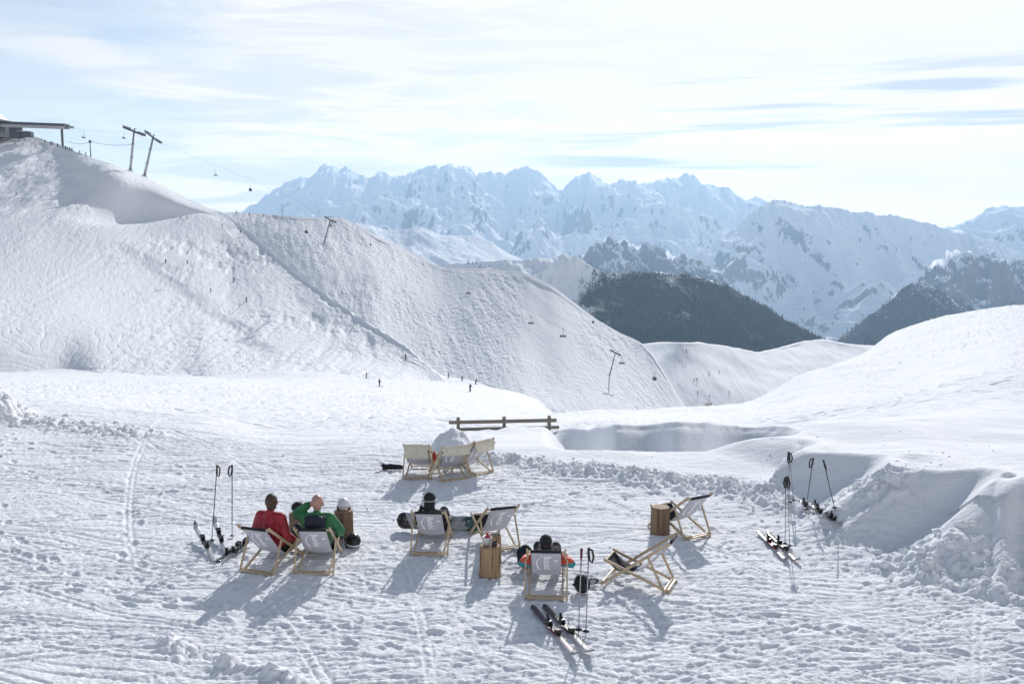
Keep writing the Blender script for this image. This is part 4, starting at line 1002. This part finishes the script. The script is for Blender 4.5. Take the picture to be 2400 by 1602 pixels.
def gradient_ski(name, c1, c2, c3):
    m, k, b = new_mat(name); tc = k.node('ShaderNodeTexCoord').outputs['Object']; x_, y_, z_ = k.sep(tc)
    nz = k.noise(tc, 9, 3, .6); y2 = k.math('ADD', y_, k.math('MULTIPLY', k.math('SUBTRACT', nz, .5), .3))
    c = k.mix(k.ramp(y2, -.30, -.22), c1, c2); c = k.mix(k.ramp(y2, .12, .2), c, c3); c = k.mix(k.ramp(y_, .72, .74), c, (.22, .25, .28))
    k.put(b.inputs['Base Color'], c); b.inputs['Roughness'].default_value = .22; return m
M['ski_red'] = gradient_ski('red_ski_top', (.03, .02, .05), (.22, .012, .03), (.60, .52, .52))
M['ski_dark'] = gradient_ski('dark_ski_top', (.02, .02, .03), (.05, .03, .03), (.55, .50, .48))
M['ski_bw'] = gradient_ski('black_white_ski_top', (.40, .42, .44), (.03, .035, .045), (.50, .52, .55))
ski('ski with red middle and pale tip, left one of the nearest pair', (1247, 1422), (1357, 1547), M['ski_red'], None, M['black'], group='two nearest skis')
ski('dark ski with white tip, right one of the nearest pair', (1275, 1420), (1392, 1541), M['ski_dark'], None, M['black'], group='two nearest skis')
ski('black and white ski, leftmost of those left of the red jacket', (503, 1318), (458, 1254), M['ski_bw'], None, M['black'], za=.0, zb=.18)
ski('ski with its dark tip raised, beside the left planted pole', (530, 1302), (503, 1246), M['ski_bw'], None, M['black'], za=.02, zb=.22)
ski('dark ski lying slantwise in front of the heap at the left', (508, 1318), (588, 1268), M['ski_dark'], None, M['black'], zb=.06)
ski('black ski against the left side of the chair of the red jacket', (528, 1316), (602, 1272), M['ski_bw'], None, M['black'], za=.03, zb=.14)
ski('left ski of the dark pair near the right planted poles', (1776, 1248), (1848, 1322), M['ski_bw'], None, M['black'], accent=M['red'])
ski('right ski of the dark pair near the right planted poles', (1800, 1252), (1874, 1324), M['ski_dark'], None, M['black'])
for i, (a, b2, lab) in enumerate((((1878, 1172), (1896, 1195), 'ski half buried in chopped snow, farthest left of the buried ones'), ((1904, 1176), (1922, 1199), 'ski half buried in chopped snow behind the buried pair'), ((1906, 1198), (1934, 1226), 'left ski of the buried pair below the slanted poles'), ((1938, 1206), (1966, 1233), 'right ski of the buried pair below the slanted poles'))):
    o = ski(lab, a, b2, M['ski_dark'], 1.6, M['black'], zb=0, za=0); g1, g2 = on_ground(*a), on_ground(*b2); mm = (g1 + g2) / 2; o.location = (mm.x, mm.y, hz(mm.x, mm.y) + .01); o.rotation_euler = (g2 - g1).to_track_quat('Y', 'Z').to_euler(); o.scale = (1, max(.3, min(1, (g2 - g1).length / 1.6)), 1)
def pole(label, base, top, L=1.22, strap=0, mat=None, grip=None, d=None):
    g0 = on_ground(*base)
    u, v, w_ = ray(*top); 
    # point on the top pixel's ray at distance L from the base, as upright as possible
    rd = Vector((u, v, w_)).normalized(); o0 = Vector((0, 0, HC)); tm = (g0 - o0).dot(rd); near = o0 + rd * tm; h = (near - g0).length
    L = max(L, h + .001); k = math.sqrt(L * L - h * h); c1, c2 = near + rd * k, near - rd * k
    tp = max((c1, c2), key=lambda q: q.z) if abs(k) > 0 else near
    cands = [near + rd * q for q in (-k, -.1, 0, .1, k) if abs(q) <= k + 1e-6]; tp = max(cands, key=lambda q: (q - g0).normalized().z)
    t = thing('ski_pole', label, 'ski pole', g0, 0, 'ski poles planted in the snow'); ax = (tp - g0); L = ax.length; t.rotation_euler = ax.to_track_quat('Z', 'Y').to_euler()
    MB().tube([(0, 0, -.05), (0, 0, .5 * L), (0, 0, L - .12)], [.006, .0085, .009], 10).build('shaft', mat or M['darkmetal'], t, smooth=True)
    b = MB(); b.tube([(0, 0, L - .14), (0, 0, L - .10), (0, 0, L - .04), (0, 0, L), (0, 0, L + .012)], [.014, .017, .016, .022, .012], 12); b.build('grip', grip or M['black'], t, smooth=True)
    b = MB(); b.tube([(0, 0, L - .01), (.05, .01, L - .03), (.07, .0, L - .12), (.05, 0, L - .20), (.015, 0, L - .17), (0, 0, L - .05)], .007, 8, flat=2.2); b.build('wrist_strap', grip or M['black'], t, smooth=True)
    b = MB(); b.lathe([(.008, .055), (.05, .045), (.052, .05), (.01, .075)], n=18); b.build('basket', M['black'], t, smooth=True)
    t.rotation_euler.rotate_axis('Z', strap); return t
pole('left ski pole of the pair planted left of the red jacket', (496, 1272), (509, 1090), 1.25, R(170))
pole('right ski pole of the pair planted left of the red jacket', (544, 1262), (544, 1090), 1.25, R(-10))
pole('pale ski pole with a red strap beside the large black helmet', (1356, 1483), (1363, 1286), 1.2, R(180), M['alu'], M['maroon'])
pole('pale ski pole right of the large black helmet', (1373, 1487), (1380, 1284), 1.2, R(190), M['alu'])
pole('front left ski pole of the upright pairs on the right', (1840, 1281), (1842, 1117), 1.18, R(180), M['alu'])
pole('front right ski pole of the upright pairs on the right', (1851, 1285), (1846, 1116), 1.18, R(-20), M['alu'])
pole('rear left ski pole of the upright pairs on the right', (1851, 1186), (1848, 1059), 1.10, R(160), M['alu'])
pole('rear right ski pole of the upright pairs on the right', (1860, 1180), (1850, 1061), 1.10, R(0), M['alu'])
pole('dark ski pole leaning right, left of the slanted two', (1888, 1200), (1906, 1073), 1.15, R(0))
pole('dark ski pole leaning left, rightmost planted pole', (1957, 1197), (1930, 1078), 1.15, R(190))

# ------------------------------------------------------------------ fence
pa, pb = on_ground(1060, 1006), on_ground(1298, 1004)
dpt = 38.; pa = P(1052, 1008, dpt); pb = P(1306, 1008, dpt + .4)
t = thing('wooden_fence', 'weathered wooden rail fence standing in the snow behind the rear chairs', 'fence', (pa.x, pa.y, 0), math.atan2(pb.y - pa.y, pb.x - pa.x))
def fz(px, py): return zof(px, py, dpt)
for px_ in (1074, 1182, 1289):
    x_ = (P(px_, 1000, dpt) - pa).x; zt = fz(px_, 978); 
    b = MB(); b.bar((x_, 0, zt - 1.1), (x_, 0, zt), .13, .11, (0, 1, 0)); b.build('post', M['greywood'], t)
for py_, x0, x1 in ((988.5, 1052, 1306), (1005, 1070, 1312)):
    b = MB(); a_ = (P(x0, 1000, dpt) - pa).x; b_ = (P(x1, 1000, dpt) - pa).x; b.bar((a_, -.085, fz(0, py_)), (b_, -.085, fz(0, py_ - .5)), .05, .14 if py_ < 1000 else .12, (0, 0, 1)); b.build('rail', M['greywood'], t)

# ------------------------------------------------------------------ lift station, pylons, cables
def lattice_pylon(label, base, top, d, armw, kind='far', tiltarm=0, group='lift pylons'):
    pb_ = P(base[0], base[1] + 4, d); pt = P(top[0], top[1], d); H = (pt - pb_).length; ax = (pt - pb_)
    t = thing('lift_pylon', label, 'lift pylon', pb_, 0, group); t.rotation_euler = ax.to_track_quat('Z', 'Y').to_euler()
    # keep the arm facing the viewer
    q = ax.normalized(); xax = (Vector((1, 0, 0)) - q * q.x).normalized(); yax = q.cross(xax); t.rotation_euler = Matrix((xax, yax, q)).transposed().to_euler()
    r0 = H * (.034 if kind == 'far' else .030)
    MB().tube([(0, 0, 0), (0, 0, H * .5), (0, 0, H * .97)], [r0, r0 * .8, r0 * .62], 12).build('mast', M['metal'], t, smooth=True)
    b = MB(); b.tube([(0, 0, 0), (0, 0, H * .035)], r0 * 1.9, 12); b.build('footing', M['grey'], t)
    for q_ in (.33, .66): MB().tube([(0, 0, H * q_ - .15), (0, 0, H * q_ + .15)], r0 * 1.25, 12).build('flange', M['darkmetal'], t)
    ca, sa = math.cos(tiltarm), math.sin(tiltarm)
    def A(u, z, y=0): return (u * ca, y, H * .955 + z + u * sa)
    b = MB(); b.bar(A(-armw / 2, 0), A(armw / 2, 0), armw * .09, armw * .10); b.build('cross_arm', M['darkmetal'], t)
    for e in (-1, 1):
        b = MB(); L = armw * .34
        b.bar(A(e * armw * .40 - L * .35, -.25 * 0 + armw * .0, -L / 2), A(e * armw * .40 + L * .35, -armw * .0, L / 2), armw * .06, armw * .09)
        for k in range(6):
            y_ = -L / 2 + L * k / 5; c = A(e * armw * .40 + (k - 2.5) * L * .14, armw * .055, y_); b.tube([(c[0] - armw * .012, c[1], c[2]), (c[0] + armw * .012, c[1], c[2])], armw * .055, 12)
        b.build('sheave_train', M['darkmetal'], t)
    b = MB()
    if kind == 'far': b.bar((0, 0, H * .95), (0, 0, H * 1.02), armw * .05, armw * .05); b.bar((-armw * .06, 0, H * 1.02), (armw * .10, 0, H * 1.02), armw * .04, armw * .03)
    else:
        for e in (-1, 1): b.bar((e * armw * .2, 0, H * .95), (e * armw * .2, 0, H * 1.06), armw * .03, armw * .03)
        b.bar((-armw * .24, 0, H * 1.06), (armw * .24, 0, H * 1.06), armw * .03, armw * .03)
    b.build('maintenance_frame', M['darkmetal'], t)
    return t
lattice_pylon('tall lift pylon on the upper left ridge, the left of two', (305, 397), (315, 304), 690, 13.5, tiltarm=R(-13))
lattice_pylon('tall leaning lift pylon on the upper left ridge, the right of two', (338, 410), (360, 318), 680, 11.5, tiltarm=R(-22))
lattice_pylon('short leaning lift pylon on the crest of the mogul ridge', (758, 571), (775, 512), 455, 5.2, 'near', R(-10))
p = on_hill(1425, 876, 'mogul_ridge'); d_ = p.y if p else 320
lattice_pylon('lift pylon standing on the right end of the mogul slope', (1428, 878), (1443, 824), d_ - 1, 4.3, 'near', R(-12))
def cable(label, pts, rad=.035, sag=0):
    cs = []
    for (a, b_) in zip(pts, pts[1:]):
        a, b_ = Vector(a), Vector(b_)
        for i in range(12): q = i / 12; cs.append(a.lerp(b_, q) - V((0, 0, sag * 4 * q * (1 - q))))
    cs.append(Vector(pts[-1])); c = cs[0]; mb = MB(); mb.tube([q - c for q in cs], rad, 6)
    o = mb.build('haul_rope', M['darkmetal'], None, smooth=True, loc=c); return tag(o, label, 'cable', 'lift cables')
cable('upper lift cable from the station over the pylon to the gondola cabin', [P(176, 301, 740), P(290, 310, 690), P(374, 333, 680), P(508, 386, 560), P(588, 419, 520), P(700, 470, 470), P(765, 518, 452)], .04, .5)
cable('thick power cable from the small mast to the left tall pylon', [P(160, 332, 720), P(213, 332, 700), P(311, 338, 690)], .13, 1.5)
cable('lift cable running down the mogul slope to the lower pylon', [P(775, 518, 455), P(1060, 640, 400), P(1230, 720, 360), P(1436, 824, d_)], .022, 1)
t = thing('cable_mast', 'small dark mast on the upper left ridge between station and pylons', 'mast', P(213, 372, 690)); z1 = (P(213, 328, 690) - P(213, 372, 690)).z
MB().tube([(0, 0, -2), (0, 0, z1)], [.38, .3], 10).build('mast_shaft', M['darkmetal'], t, smooth=True); MB().box((0, 0, z1 - 1.2), (1.5, .8, 1.9)).build('lamp_box', M['darkmetal'], t)
# station
base = P(80, 330, 760); k_ = 760 / F
t = thing('lift_station', 'dark lift station with a long flat roof at the top left edge', 'lift station', (base.x, base.y, base.z), 0)
def SX(px): return (px - 80) * k_
def SZ(py): return (330 - py) * k_
b = MB(); b.bar((SX(-10), -2, SZ(292)), (SX(163), -4, SZ(299)), 9, 3.6); b.build('canopy_roof', M['darkmetal'], t)
MB().bar((SX(-10), -6.6, SZ(296.5)), (SX(163), -8.6, SZ(303)), .3, 2.2).build('fascia', M['grey'], t)
MB().bar((SX(148), -2, SZ(345)), (SX(148), -2, SZ(303)), 1.5, 1.5).build('column', M['darkmetal'], t)
b = MB(); b.box((SX(-60), 0, SZ(303)), (150 * k_, 18, 40 * k_)); b.build('hall', M['darkmetal'], t)
b = MB(); vs = [(SX(-80), -9.5, SZ(285)), (SX(15), -9.5, SZ(285)), (SX(-80), 9.5, SZ(285)), (SX(15), 9.5, SZ(285)), (SX(-80), 0, SZ(235)), (SX(-4), 0, SZ(262))]; b.add(vs, [(0, 1, 5, 4), (2, 4, 5, 3), (1, 3, 5), (0, 2, 3, 1), (0, 4, 2)]); rf = b.build('gable_roof', M['darkmetal'], t)
for q in range(5): MB().box((SX(-8 + q * 8.5) - 0, -9.1, SZ(310)), (4.5 * k_, .3, 7 * k_)).build('window', M['glass'], t)
MB().box((SX(44), -3, SZ(313)), (22 * k_, 6, 24 * k_)).build('annexe', M['darkmetal'], t); MB().box((SX(68), -3, SZ(317)), (26 * k_, 5, 12 * k_)).build('hut', M['darkmetal'], t); MB().bar((SX(54), -6, SZ(309)), (SX(82), -6, SZ(311)), 4, .5).build('hut_roof', M['grey'], t)
MB().tube([(SX(160), -4, SZ(300)), (SX(178), -4, SZ(301))], .9, 10).build('launch_beam', M['metal'], t)

# lift chairs and cabins
def lift_chair():
    t = thing('lift_chair', 'x', 'chairlift seat', (0, 0, 0), 0, 'chairlift seats hanging over the slopes')
    b = MB(); b.tube([(0, 0, 3.0), (0, 0, 1.3), (0, .3, .9)], .06, 8); b.bar((-.3, 0, 3.0), (.3, 0, 3.0), .1, .16); b.build('hanger', M['darkmetal'], t, smooth=True)
    b = MB(); b.tube([(-1.0, .3, .1), (-1.0, .32, .9), (1.0, .32, .9), (1.0, .3, .1)], .05, 8); b.build('chair_frame', M['darkmetal'], t, smooth=True)
    MB().box((0, 0, .05), (2.1, .55, .14)).build('bench', M['black'], t); MB().box((0, .27, .42), (2.0, .08, .42)).build('backrest', M['black'], t); return t
def cabin():
    t = thing('gondola_cabin', 'x', 'gondola cabin', (0, 0, 0), 0, 'gondola cabins on the lift')
    b = MB(); b.tube([(0, 0, 3.7), (0, .05, 2.6), (0, 0, 1.9)], .08, 8); b.bar((-.4, 0, 3.7), (.4, 0, 3.7), .16, .2); b.build('hanger', M['darkmetal'], t, smooth=True)
    b = MB(); b.lathe([(.75, .0), (.95, .12), (1.08, .7), (1.0, 1.35), (.72, 1.85), (.4, 1.98), (.02, 2.0)], n=20); b.build('cabin_shell', M['darkmetal'], t, smooth=True)
    for a in range(4): MB().ball((.72 * math.cos(a * 1.571 - .785) * 1.1, .72 * math.sin(a * 1.571 - .785) * 1.1, 1.12), (.36, .36, .34), 12, 8).build('window', M['grey'], t, smooth=True)
    return t
lc = lift_chair(); gc = cabin(); first = {'c': True, 'g': True}
def hang(kind, px, py, d, label, rz=0, s_=1.):
    """px, py: the lowest point seen"""
    src = lc if kind == 'c' else gc; p = P(px, py, d)
    if first[kind]: first[kind] = False; o = src; o.location = p; o['label'] = label
    else: o = dup(src, p, rz, label)
    o.rotation_euler = (0, 0, rz); o.scale = (s_,) * 3
for a in (('c', 197, 324, 720, 'chairlift seat hanging just right of the station roof', 1.2, 1.5), ('c', 291, 325, 690, 'chairlift seat hanging left of the left tall pylon', 1.2, 1.4), ('c', 506, 412, 560, 'chairlift seat against the sky right of the tall pylons', .9, 1.0),
          ('c', 1098, 689, 385, 'faint chairlift seat over the upper middle of the mogul slope', .2, .9), ('c', 1245, 759, 345, 'faint chairlift seat over the smooth blue face of the slope', .2, .9), ('c', 1320, 790, 330, 'chairlift seat right of the smooth blue face of the slope', .2, 1.),
          ('c', 1458, 853, 310, 'pale chairlift seat beside the lower pylon', .2, .85), ('c', 1662, 951, 300, 'chairlift seat just above the plateau edge at the right', .2, 1.1),
          ('g', 587, 448, 520, 'gondola cabin against the sky left of the massif', 0, .78), ('g', 718, 547, 440, 'gondola cabin left of the crest pylon', .4, .72), ('g', 775, 531, 450, 'gondola cabin right at the crest pylon', .4, .5), ('g', 869, 575, 440, 'small gondola cabin high on the ridge flank', .4, .42), ('g', 1390, 757, 350, 'small gondola cabin on the outer edge of the slope', .4, .42), ('g', 1534, 891, 320, 'gondola cabin low at the right foot of the slope', .4, .66)):
    hang(*a)

# ------------------------------------------------------------------ skiers on the pistes
def skier_mesh(jk, lean, boarder=False):
    b = MB(); b.mi = 1
    b.limb([(-.10, .0, .08), (-.11, .10, .48), (-.07, -.02, .88)], [.075, .085, .11]); b.limb([(.10, .0, .08), (.12, .12, .48), (.07, -.02, .88)], [.075, .085, .11])
    b.mi = 0; b.limb([(0, -.03, .90), (lean * .3, .06, 1.18), (lean * .5, .10, 1.42)], [.16, .19, .16])
    for e in (-1, 1): b.limb([(e * .20 + lean * .5, .10, 1.40), (e * .34 + lean * .4, .16, 1.14), (e * .30, .38, 1.05)], [.085, .07, .055])
    b.mi = 2; b.ball((lean * .6, .13, 1.64), (.115, .125, .14), 12, 10)
    b.mi = 3
    if boarder: b.box((0, .05, .02), (1.5, .28, .03))
    else:
        for e in (-.13, .13): b.box((e, .1, .02), (.09, 1.65, .03)); b.box((e, .98, .06), (.09, .2, .03), Matrix.Rotation(R(25), 4, 'X'))
        for e in (-1, 1): b.tube([(e * .31, .40, 1.12), (e * .45, .0, .05)], .016, 6)
    return b.mesh('person', [jk, M['trouser'], M['matt'], M['black']], smooth=True)
jmats = {'black': M['matt'], 'navy': M['navyj'], 'red': M['redj'], 'orange': M['orange'], 'teal': M['teal'], 'grey': M['trouser']}
cache = {}
def skier(px, py, colr, label, lean=0., on='g', rz=None, dist=None, s_=1., boarder=False):
    key = (colr, lean, boarder)
    if key not in cache: cache[key] = skier_mesh(jmats[colr], lean, boarder)
    if dist: p = P(px, py, dist)
    else:
        a = on_ground(px, py) if on == 'g' else None; q = on_hill(px, py, 'left_hillside', 'mogul_ridge', 'saddle_ridge'); c_ = [v for v in (a, q) if v is not None and v.y > 20]
        p = min(c_, key=lambda v: v.y) if c_ else P(px, py, 400)
    s_ *= 1.15 if p.y > 350 else 1
    o = link('person', cache[key], None, p, (0, 0, rz if rz is not None else random.uniform(-2.5, 2.5))); o.scale = (s_,) * 3
    tag(o, label, 'skier', 'skiers and walkers out on the slopes')
Q = S
skier(Q(840), Q(867), 'red', 'skier in red, leftmost of the group on the flat piste', on='g')
skier(Q(870), Q(886), 'grey', 'dark skier just below and right of the red one on the flat piste', .2)
skier(Q(931), Q(824), 'black', 'lone black skier standing by the crease above the piste group')
skier(Q(1028), Q(867), 'black', 'black skier left of the four on the right of the piste')
skier(Q(1060), Q(874), 'black', 'black skier second of the four on the right of the piste')
skier(Q(1091), Q(881), 'grey', 'leaning grey skier nearest the foot of the mogul slope', .5)
skier(Q(1078), Q(899), 'black', 'stout black skier lowest of the four on the right of the piste', s_=1.1)
HL = 'h'
skier(Q(380), Q(604), 'black', 'black skier at the left on the upper mogul piste', .1, HL)
skier(Q(430), Q(604), 'grey', 'crouching skier right of the first on the upper mogul piste', .4, HL, s_=.85)
skier(Q(536), Q(646), 'black', 'black skier in the middle of the mogul piste', 0, HL)
skier(Q(483), Q(669), 'teal', 'small skier with teal jacket down on the mogul piste', 0, HL, s_=.85)
skier(Q(565), Q(692), 'grey', 'skier with spread poles lowest on the mogul piste', .1, HL, s_=1.05)
skier(Q(37), Q(447), 'black', 'dark skier alone on the upper left slope', 0, HL, s_=1.)
skier(Q(415), Q(503), 'black', 'left one of two skiers on the cat track', 0, HL)
skier(Q(429), Q(502), 'grey', 'right one of two skiers on the cat track', 0, HL)
skier(Q(510), Q(520), 'black', 'skier dropping in just below the ridge crest', .3, HL)
skier(Q(552), Q(535), 'grey', 'skier below the crest right of the one dropping in', 0, HL)
for px_, py_, cr, lab in ((543, 489, 'black', 'leftmost walker on the ridge crest against the mountains'), (572, 495, 'black', 'second walker from the left on the ridge crest'), (605, 497, 'navy', 'third walker from the left on the ridge crest'), (627, 500, 'grey', 'fourth walker on the ridge crest, hands out'), (633, 500, 'black', 'rightmost walker on the ridge crest')):
    p = on_hill(Q(px_), Q(py_ + 6), 'mogul_ridge', 'left_hillside'); skier(Q(px_), Q(py_ + 1), cr, lab, dist=(p.y + 3) if p else 530)
for px_, py_, cr, lab in ((1575, 809, 'black', 'skier near the top of the far saddle slope'), (1592, 874, 'grey', 'skier at the left low on the saddle slope'), (1598, 875, 'black', 'skier beside another low on the saddle slope'), (1600, 905, 'black', 'single skier lower on the saddle slope'), (1626, 859, 'grey', 'tiny skier in the middle of the saddle slope'), (1650, 856, 'grey', 'tiny skier at the right of the saddle slope'), (1672, 902, 'grey', 'lowest right skier on the saddle slope')):
    skier(Q(px_), Q(py_), cr, lab, 0, HL, s_=.85 if cr == 'black' else .65)
for i, (px_, py_, lab) in enumerate(((103, 327, 'leftmost tiny figure on the slope below the station'), (117, 330, 'second tiny figure below the station, left of a pair'), (120, 331, 'third tiny figure below the station, right of a pair'), (133, 335, 'fourth tiny figure below the station'), (144, 338, 'tiny figure just left of the station column foot'), (150, 341, 'dark figure right at the station column foot'), (154, 342, 'dark figure right of the station column foot'), (160, 344, 'left of two close dark figures right of the column'), (165, 345, 'right of two close dark figures right of the column'), (182, 351, 'small figure on the slope before the small mast'), (197, 356, 'last small figure before the small mast'))):
    p = on_hill(Q(px_), Q(py_ + 5), 'left_hillside'); skier(Q(px_), Q(py_ + 2), ['black', 'grey', 'red', 'navy'][i % 4], lab, dist=(p.y + 2) if p else 740, s_=1.3)

# ------------------------------------------------------------------ loose blocks of snow and woods (too many to count)
ico = bmesh.new(); bmesh.ops.create_icosphere(ico, subdivisions=1, radius=1); iv = np.array([v.co[:] for v in ico.verts]); ifc = np.array([[v.index for v in f.verts] for f in ico.faces]); ico.free()
def scatter_blocks():
    rg = np.random.RandomState(4); vs = []; fs = []; n = 0
    def put(x, y, r_):
        nonlocal n
        q = iv * (1 + rg.uniform(-.28, .28, iv.shape)) * np.array([r_ * rg.uniform(.8, 1.4), r_ * rg.uniform(.7, 1.2), r_ * rg.uniform(.5, .9)])
        a = rg.uniform(0, 6.28); ca, sa = math.cos(a), math.sin(a); q = q @ np.array([[ca, sa, 0], [-sa, ca, 0], [0, 0, 1]])
        vs.append([q, x, y, r_]); fs.append(ifc + n); n += len(iv)
    def along(pl, num, spread, rmin, rmax, t0=0, t1=None):
        for _ in range(num):
            u = rg.uniform(t0, (len(pl) - 1) if t1 is None else t1); i = min(int(u), len(pl) - 2); f = u - i
            x = pl[i][0] * (1 - f) + pl[i + 1][0] * f + rg.normal(0, spread); y = pl[i][1] * (1 - f) + pl[i + 1][1] * f + rg.normal(0, spread * .8); put(x, y, rmin + (rmax - rmin) * rg.rand() ** 3)
    along(BERM, 500, .38, .02, .075); along(BERM2, 250, .5, .02, .10); along(RUB, 170, .6, .02, .10); along(LUMP, 50, .14, .015, .07)
    for _ in range(500):
        y = rg.uniform(9, 24); put(rg.uniform(-.55, .5) * y, y, rg.uniform(.008, .028))
    X = np.array([v[1] for v in vs]); Y = np.array([v[2] for v in vs]); Z = height(X, Y, True)
    co = np.concatenate([v[0] + np.array([v[1], v[2], z + v[3] * .18]) for v, z in zip(vs, Z)])
    return fast_mesh('snow_lumps', co, np.concatenate(fs), [M['snow_lump']], 'stuff', smooth=True)
M['snow_lump'] = snow_mat('lump_snow', [(18, 1), (50, .5)], .02, .6)
scatter_blocks()
def forest(sheetname, count, hmin, hmax, seed, zmax, keep):
    rg = np.random.RandomState(seed); o = bpy.data.objects[sheetname]; me = o.data; nv = len(me.vertices); co = np.empty(nv * 3, np.float32); me.vertices.foreach_get('co', co); co = co.reshape(-1, 3)
    px = co[:, 0] / co[:, 1] * F * CP + 1200; py = py_of(co[:, 0], co[:, 1], co[:, 2])
    w_ = keep(px, py, co) * (co[:, 2] < zmax); ids = np.nonzero(w_ > rg.rand(nv))[0]; ids = rg.choice(ids, min(count, len(ids) * 4)); c = co[ids] + rg.normal(0, 5, (len(ids), 3)) * np.array([1, 1, 0])
    h = rg.uniform(hmin, hmax, len(c)); n = 5; a = np.arange(n) * 2 * np.pi / n
    ring = np.stack([np.cos(a), np.sin(a), np.zeros(n)], -1)
    v = np.concatenate([c[:, None] + ring[None] * (h * .2)[:, None, None] - np.array([0, 0, 4.]), (c + np.stack([0 * h, 0 * h, h], -1))[:, None]], 1).reshape(-1, 3)
    f = np.array([[i, (i + 1) % n, n] for i in range(n)]); f = (f[None] + (np.arange(len(c)) * (n + 1))[:, None, None]).reshape(-1, 3)
    return fast_mesh('conifer_wood', v, f, [M['conifer']], 'stuff', smooth=False)
M['conifer'] = simple('conifer_needles', (.006, .010, .016), .9, .4, .02)
forest('wooded_ridge', 34000, 5, 11, 1, 3000, lambda px, py, co: np.clip(.0 + (px > 1370) * .75 * (.25 + sstep(640, 700, py)) + (fbm(co[:, 0] / 260, co[:, 1] / 500, 3) > .35) * .12 * (px > 1020), 0, 1) * (1 - ((px > 1290) & (px < 1375) & (py < 720))) * (fbm(co[:, 0] / 150, co[:, 1] / 300, 3) > -.35))
forest('wooded_pyramid', 14000, 7, 14, 2, 3000, lambda px, py, co: .9 * np.ones_like(px))
